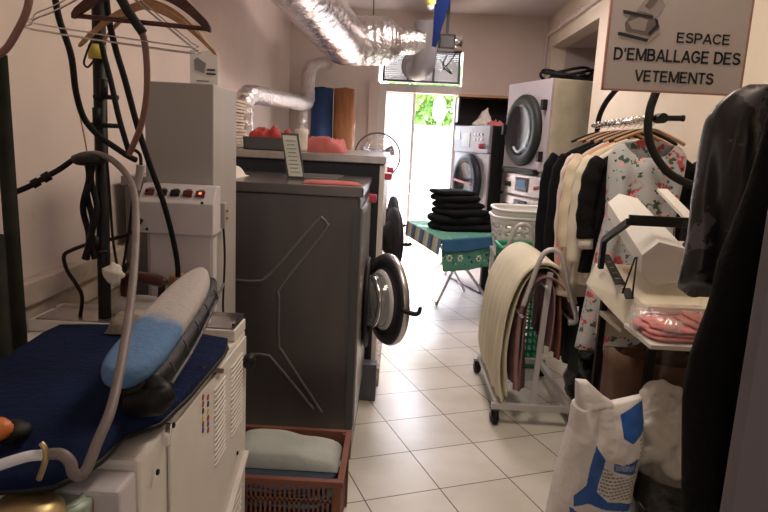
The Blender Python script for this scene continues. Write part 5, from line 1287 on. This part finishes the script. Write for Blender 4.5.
def fl(u, v):
    py = 80+v*388; pl = SY(interp(FL, py), py, 1.26); wd = .20-.06*v
    x = pl.x+wd*u; y = 1.245-.035*math.sin(PI*min(1, u+.15))+.012*math.sin(u*17+v*3)+.012*nz((u*5, v*7, 0), 1, 5)
    return Vector((x, y, pl.z+(.01*math.sin(u*9) if v > .95 else 0)))
b.grid(fl, 40, 60); tag(b.build('dust_cover', M['film'], origin=tuple(fl(.5, 0))), 'long clear plastic dust cover hanging over the patterned garment', 'plastic cover')
# mauve grey panel
pa, pb_ = SY(757, 350, .90), SY(734, 512, .90)
tag(MB().bb(pa.x, 1.25, .90, .93, 0, 1.45).build('partition_board', M['greywall'], origin=(.9, .915, 0), bevel=.002), 'flat mauve grey panel edge at the lower right corner', 'panel')

# ================================================================ SIGN
SYs = 2.2
sa_, sb_, sc_ = SY(602, 90, SYs), SY(740, 95, SYs), SY(611, 0, SYs)
sx0, sx1, sz0, sz1 = sa_.x, sb_.x, (sa_.z+sb_.z)/2, 2.06
t = thing('hanging_sign', 'grey beige sign reading ESPACE D\'EMBALLAGE DES VETEMENTS hanging above the packing table', 'sign', ((sx0+sx1)/2, SYs, sz1))
MB().bb(sx0, sx1, SYs, SYs+.008, sz0, sz1).build('board', M['signboard'], t, bevel=.001)
b = MB(); e_ = .004
b.bb(sx0-.002, sx1+.002, SYs-.002, SYs+.010, sz0-.002, sz0+e_); b.bb(sx0-.002, sx0+e_, SYs-.002, SYs+.010, sz0, sz1); b.bb(sx1-e_, sx1+.002, SYs-.002, SYs+.010, sz0, sz1); b.bb(sx0-.002, sx1+.002, SYs-.002, SYs+.010, sz1-e_, sz1+.002)
b.build('edge_trim', M['signedge'], t)
def arc(cx, cy, rx_, ry_, a0, a1, n=12): return [(cx+rx_*math.cos(R(a0+(a1-a0)*k/n)), cy+ry_*math.sin(R(a0+(a1-a0)*k/n))) for k in range(n+1)]
GLYPH = {  # stroke letters: (advance, strokes) in a box one unit high
 'E': (.70, [[(.08, 0), (.08, 1)], [(.02, .92), (.62, .92)], [(.02, .52), (.57, .52)], [(.02, .08), (.65, .08)]]),
 'T': (.66, [[(.33, 0), (.33, 1)], [(.02, .92), (.64, .92)]]),
 'L': (.62, [[(.08, 0), (.08, 1)], [(.02, .08), (.60, .08)]]),
 'N': (.78, [[(.08, 0), (.08, 1)], [(.10, .96), (.68, .04)], [(.70, 0), (.70, 1)]]),
 'M': (.92, [[(.08, 0), (.08, 1)], [(.11, .96), (.46, .06)], [(.46, .06), (.81, .96)], [(.84, 0), (.84, 1)]]),
 'V': (.72, [[(.04, 1), (.36, .03)], [(.36, .03), (.68, 1)]]),
 'A': (.76, [[(.04, 0), (.38, .97)], [(.38, .97), (.72, 0)], [(.17, .30), (.59, .30)]]),
 'D': (.76, [[(.08, 0), (.08, 1)], [(.02, .92), (.34, .92)]+arc(.32, .5, .36, .42, 90, -90)+[(.02, .08)]]),
 'P': (.70, [[(.08, 0), (.08, 1)], [(.02, .92), (.38, .92)]+arc(.38, .68, .24, .24, 90, -90, 8)+[(.08, .44)]]),
 'B': (.74, [[(.08, 0), (.08, 1)], [(.02, .92), (.38, .92)]+arc(.38, .72, .20, .20, 90, -90, 8)+[(.08, .52)], [(.08, .52), (.40, .52)]+arc(.40, .30, .24, .22, 90, -90, 8)+[(.02, .08)]]),
 'C': (.76, [arc(.40, .5, .33, .42, 38, 322, 18)]),
 'G': (.80, [arc(.40, .5, .33, .42, 38, 340, 18)+[(.71, .46), (.42, .46)]]),
 'S': (.68, [arc(.34, .72, .25, .20, 15, 270, 12)+arc(.34, .30, .27, .22, 90, -165, 12)]),
 "'": (.26, [[(.13, .98), (.11, .66)]]), ' ': (.30, [])}
def line_text(s, x0p, x1p, ybase, ytop):
    a, b_ = SY(x0p, ybase, SYs-.001), SY(x1p, ybase, SYs-.001); hgt = abs(SY(x0p, ytop, SYs-.001).z-a.z)
    z_ = (a.z+b_.z)/2; tot = sum(GLYPH[c][0] for c in s)+.06*(len(s)-1); kx = (b_.x-a.x)/tot; x = 0; b = MB(); sw = .165*hgt
    for c in s:
        for st in GLYPH[c][1]:
            P = [Vector((a.x+(x+u)*kx, SYs-.0016, z_+v*hgt)) for u, v in st]
            for p, q in zip(P, P[1:]):
                d = (q-p).normalized(); n_ = Vector((-d.z, 0, d.x))*sw/2; e_ = d*(sw*.12 if len(P) > 2 else 0)
                b.prism([p-n_-e_, q-n_+e_, q+n_+e_, p+n_-e_], (0, .0008, 0))
        x += GLYPH[c][0]+.06
    b.build('lettering', M['ink'], t, weld=False)
line_text('ESPACE', 676, 730, 44, 33.5)
line_text("D'EMBALLAGE DES", 613, 740, 62.5, 50)
line_text('VETEMENTS', 634, 713, 83, 71.5)
# picture of a wrapping machine on the sign
def sg(px, py, d=.0): p = SY(px, py, SYs-.002-d); return Vector((p.x, SYs-.002-d, p.z))
pic = MB()
def pp_(pts, k, d=0): pic.cur = k; pic.prism([sg(x, y, d) for x, y in pts], (0, .0008, 0))
pp_([(637, 10), (651, -8), (662, -2), (665, 5), (657, 18), (652, 15)], 0, 0)
pp_([(645, 6), (653, -5), (659, -1), (650, 9)], 1, .001)
pp_([(631, 15), (653, 18), (657, 19), (660, 28), (650, 36), (626, 31), (625, 23)], 1, 0)
pp_([(628, 22), (640, 17), (648, 20), (645, 31), (632, 29)], 0, .001)
pp_([(623, 10), (626, 10), (653, 16), (653, 18.5), (624, 13.5)], 2, .002)
pp_([(618, 32), (621, 32), (649, 39), (647, 42), (618, 35)], 2, .002)
pp_([(655, 18), (658, 20), (659, 26), (650, 35), (648, 33), (656, 25)], 2, .002)
pp_([(650, 36), (660, 29), (661, 31), (649, 41)], 0, .001)
pic.build('machine_picture', [mat('picture grey', (.36, .31, .30), .6), mat('picture mid', (.17, .14, .14), .6), M['ink']], t)
b = MB(); b.tube([(sx0+.03, SYs+.004, sz1), (sx0+.03, SYs+.004, ZC)], .002, 6); b.tube([(sx1-.03, SYs+.004, sz1), (sx1-.03, SYs+.004, ZC)], .002, 6); b.build('hanging_wires', M['chrome'], t)
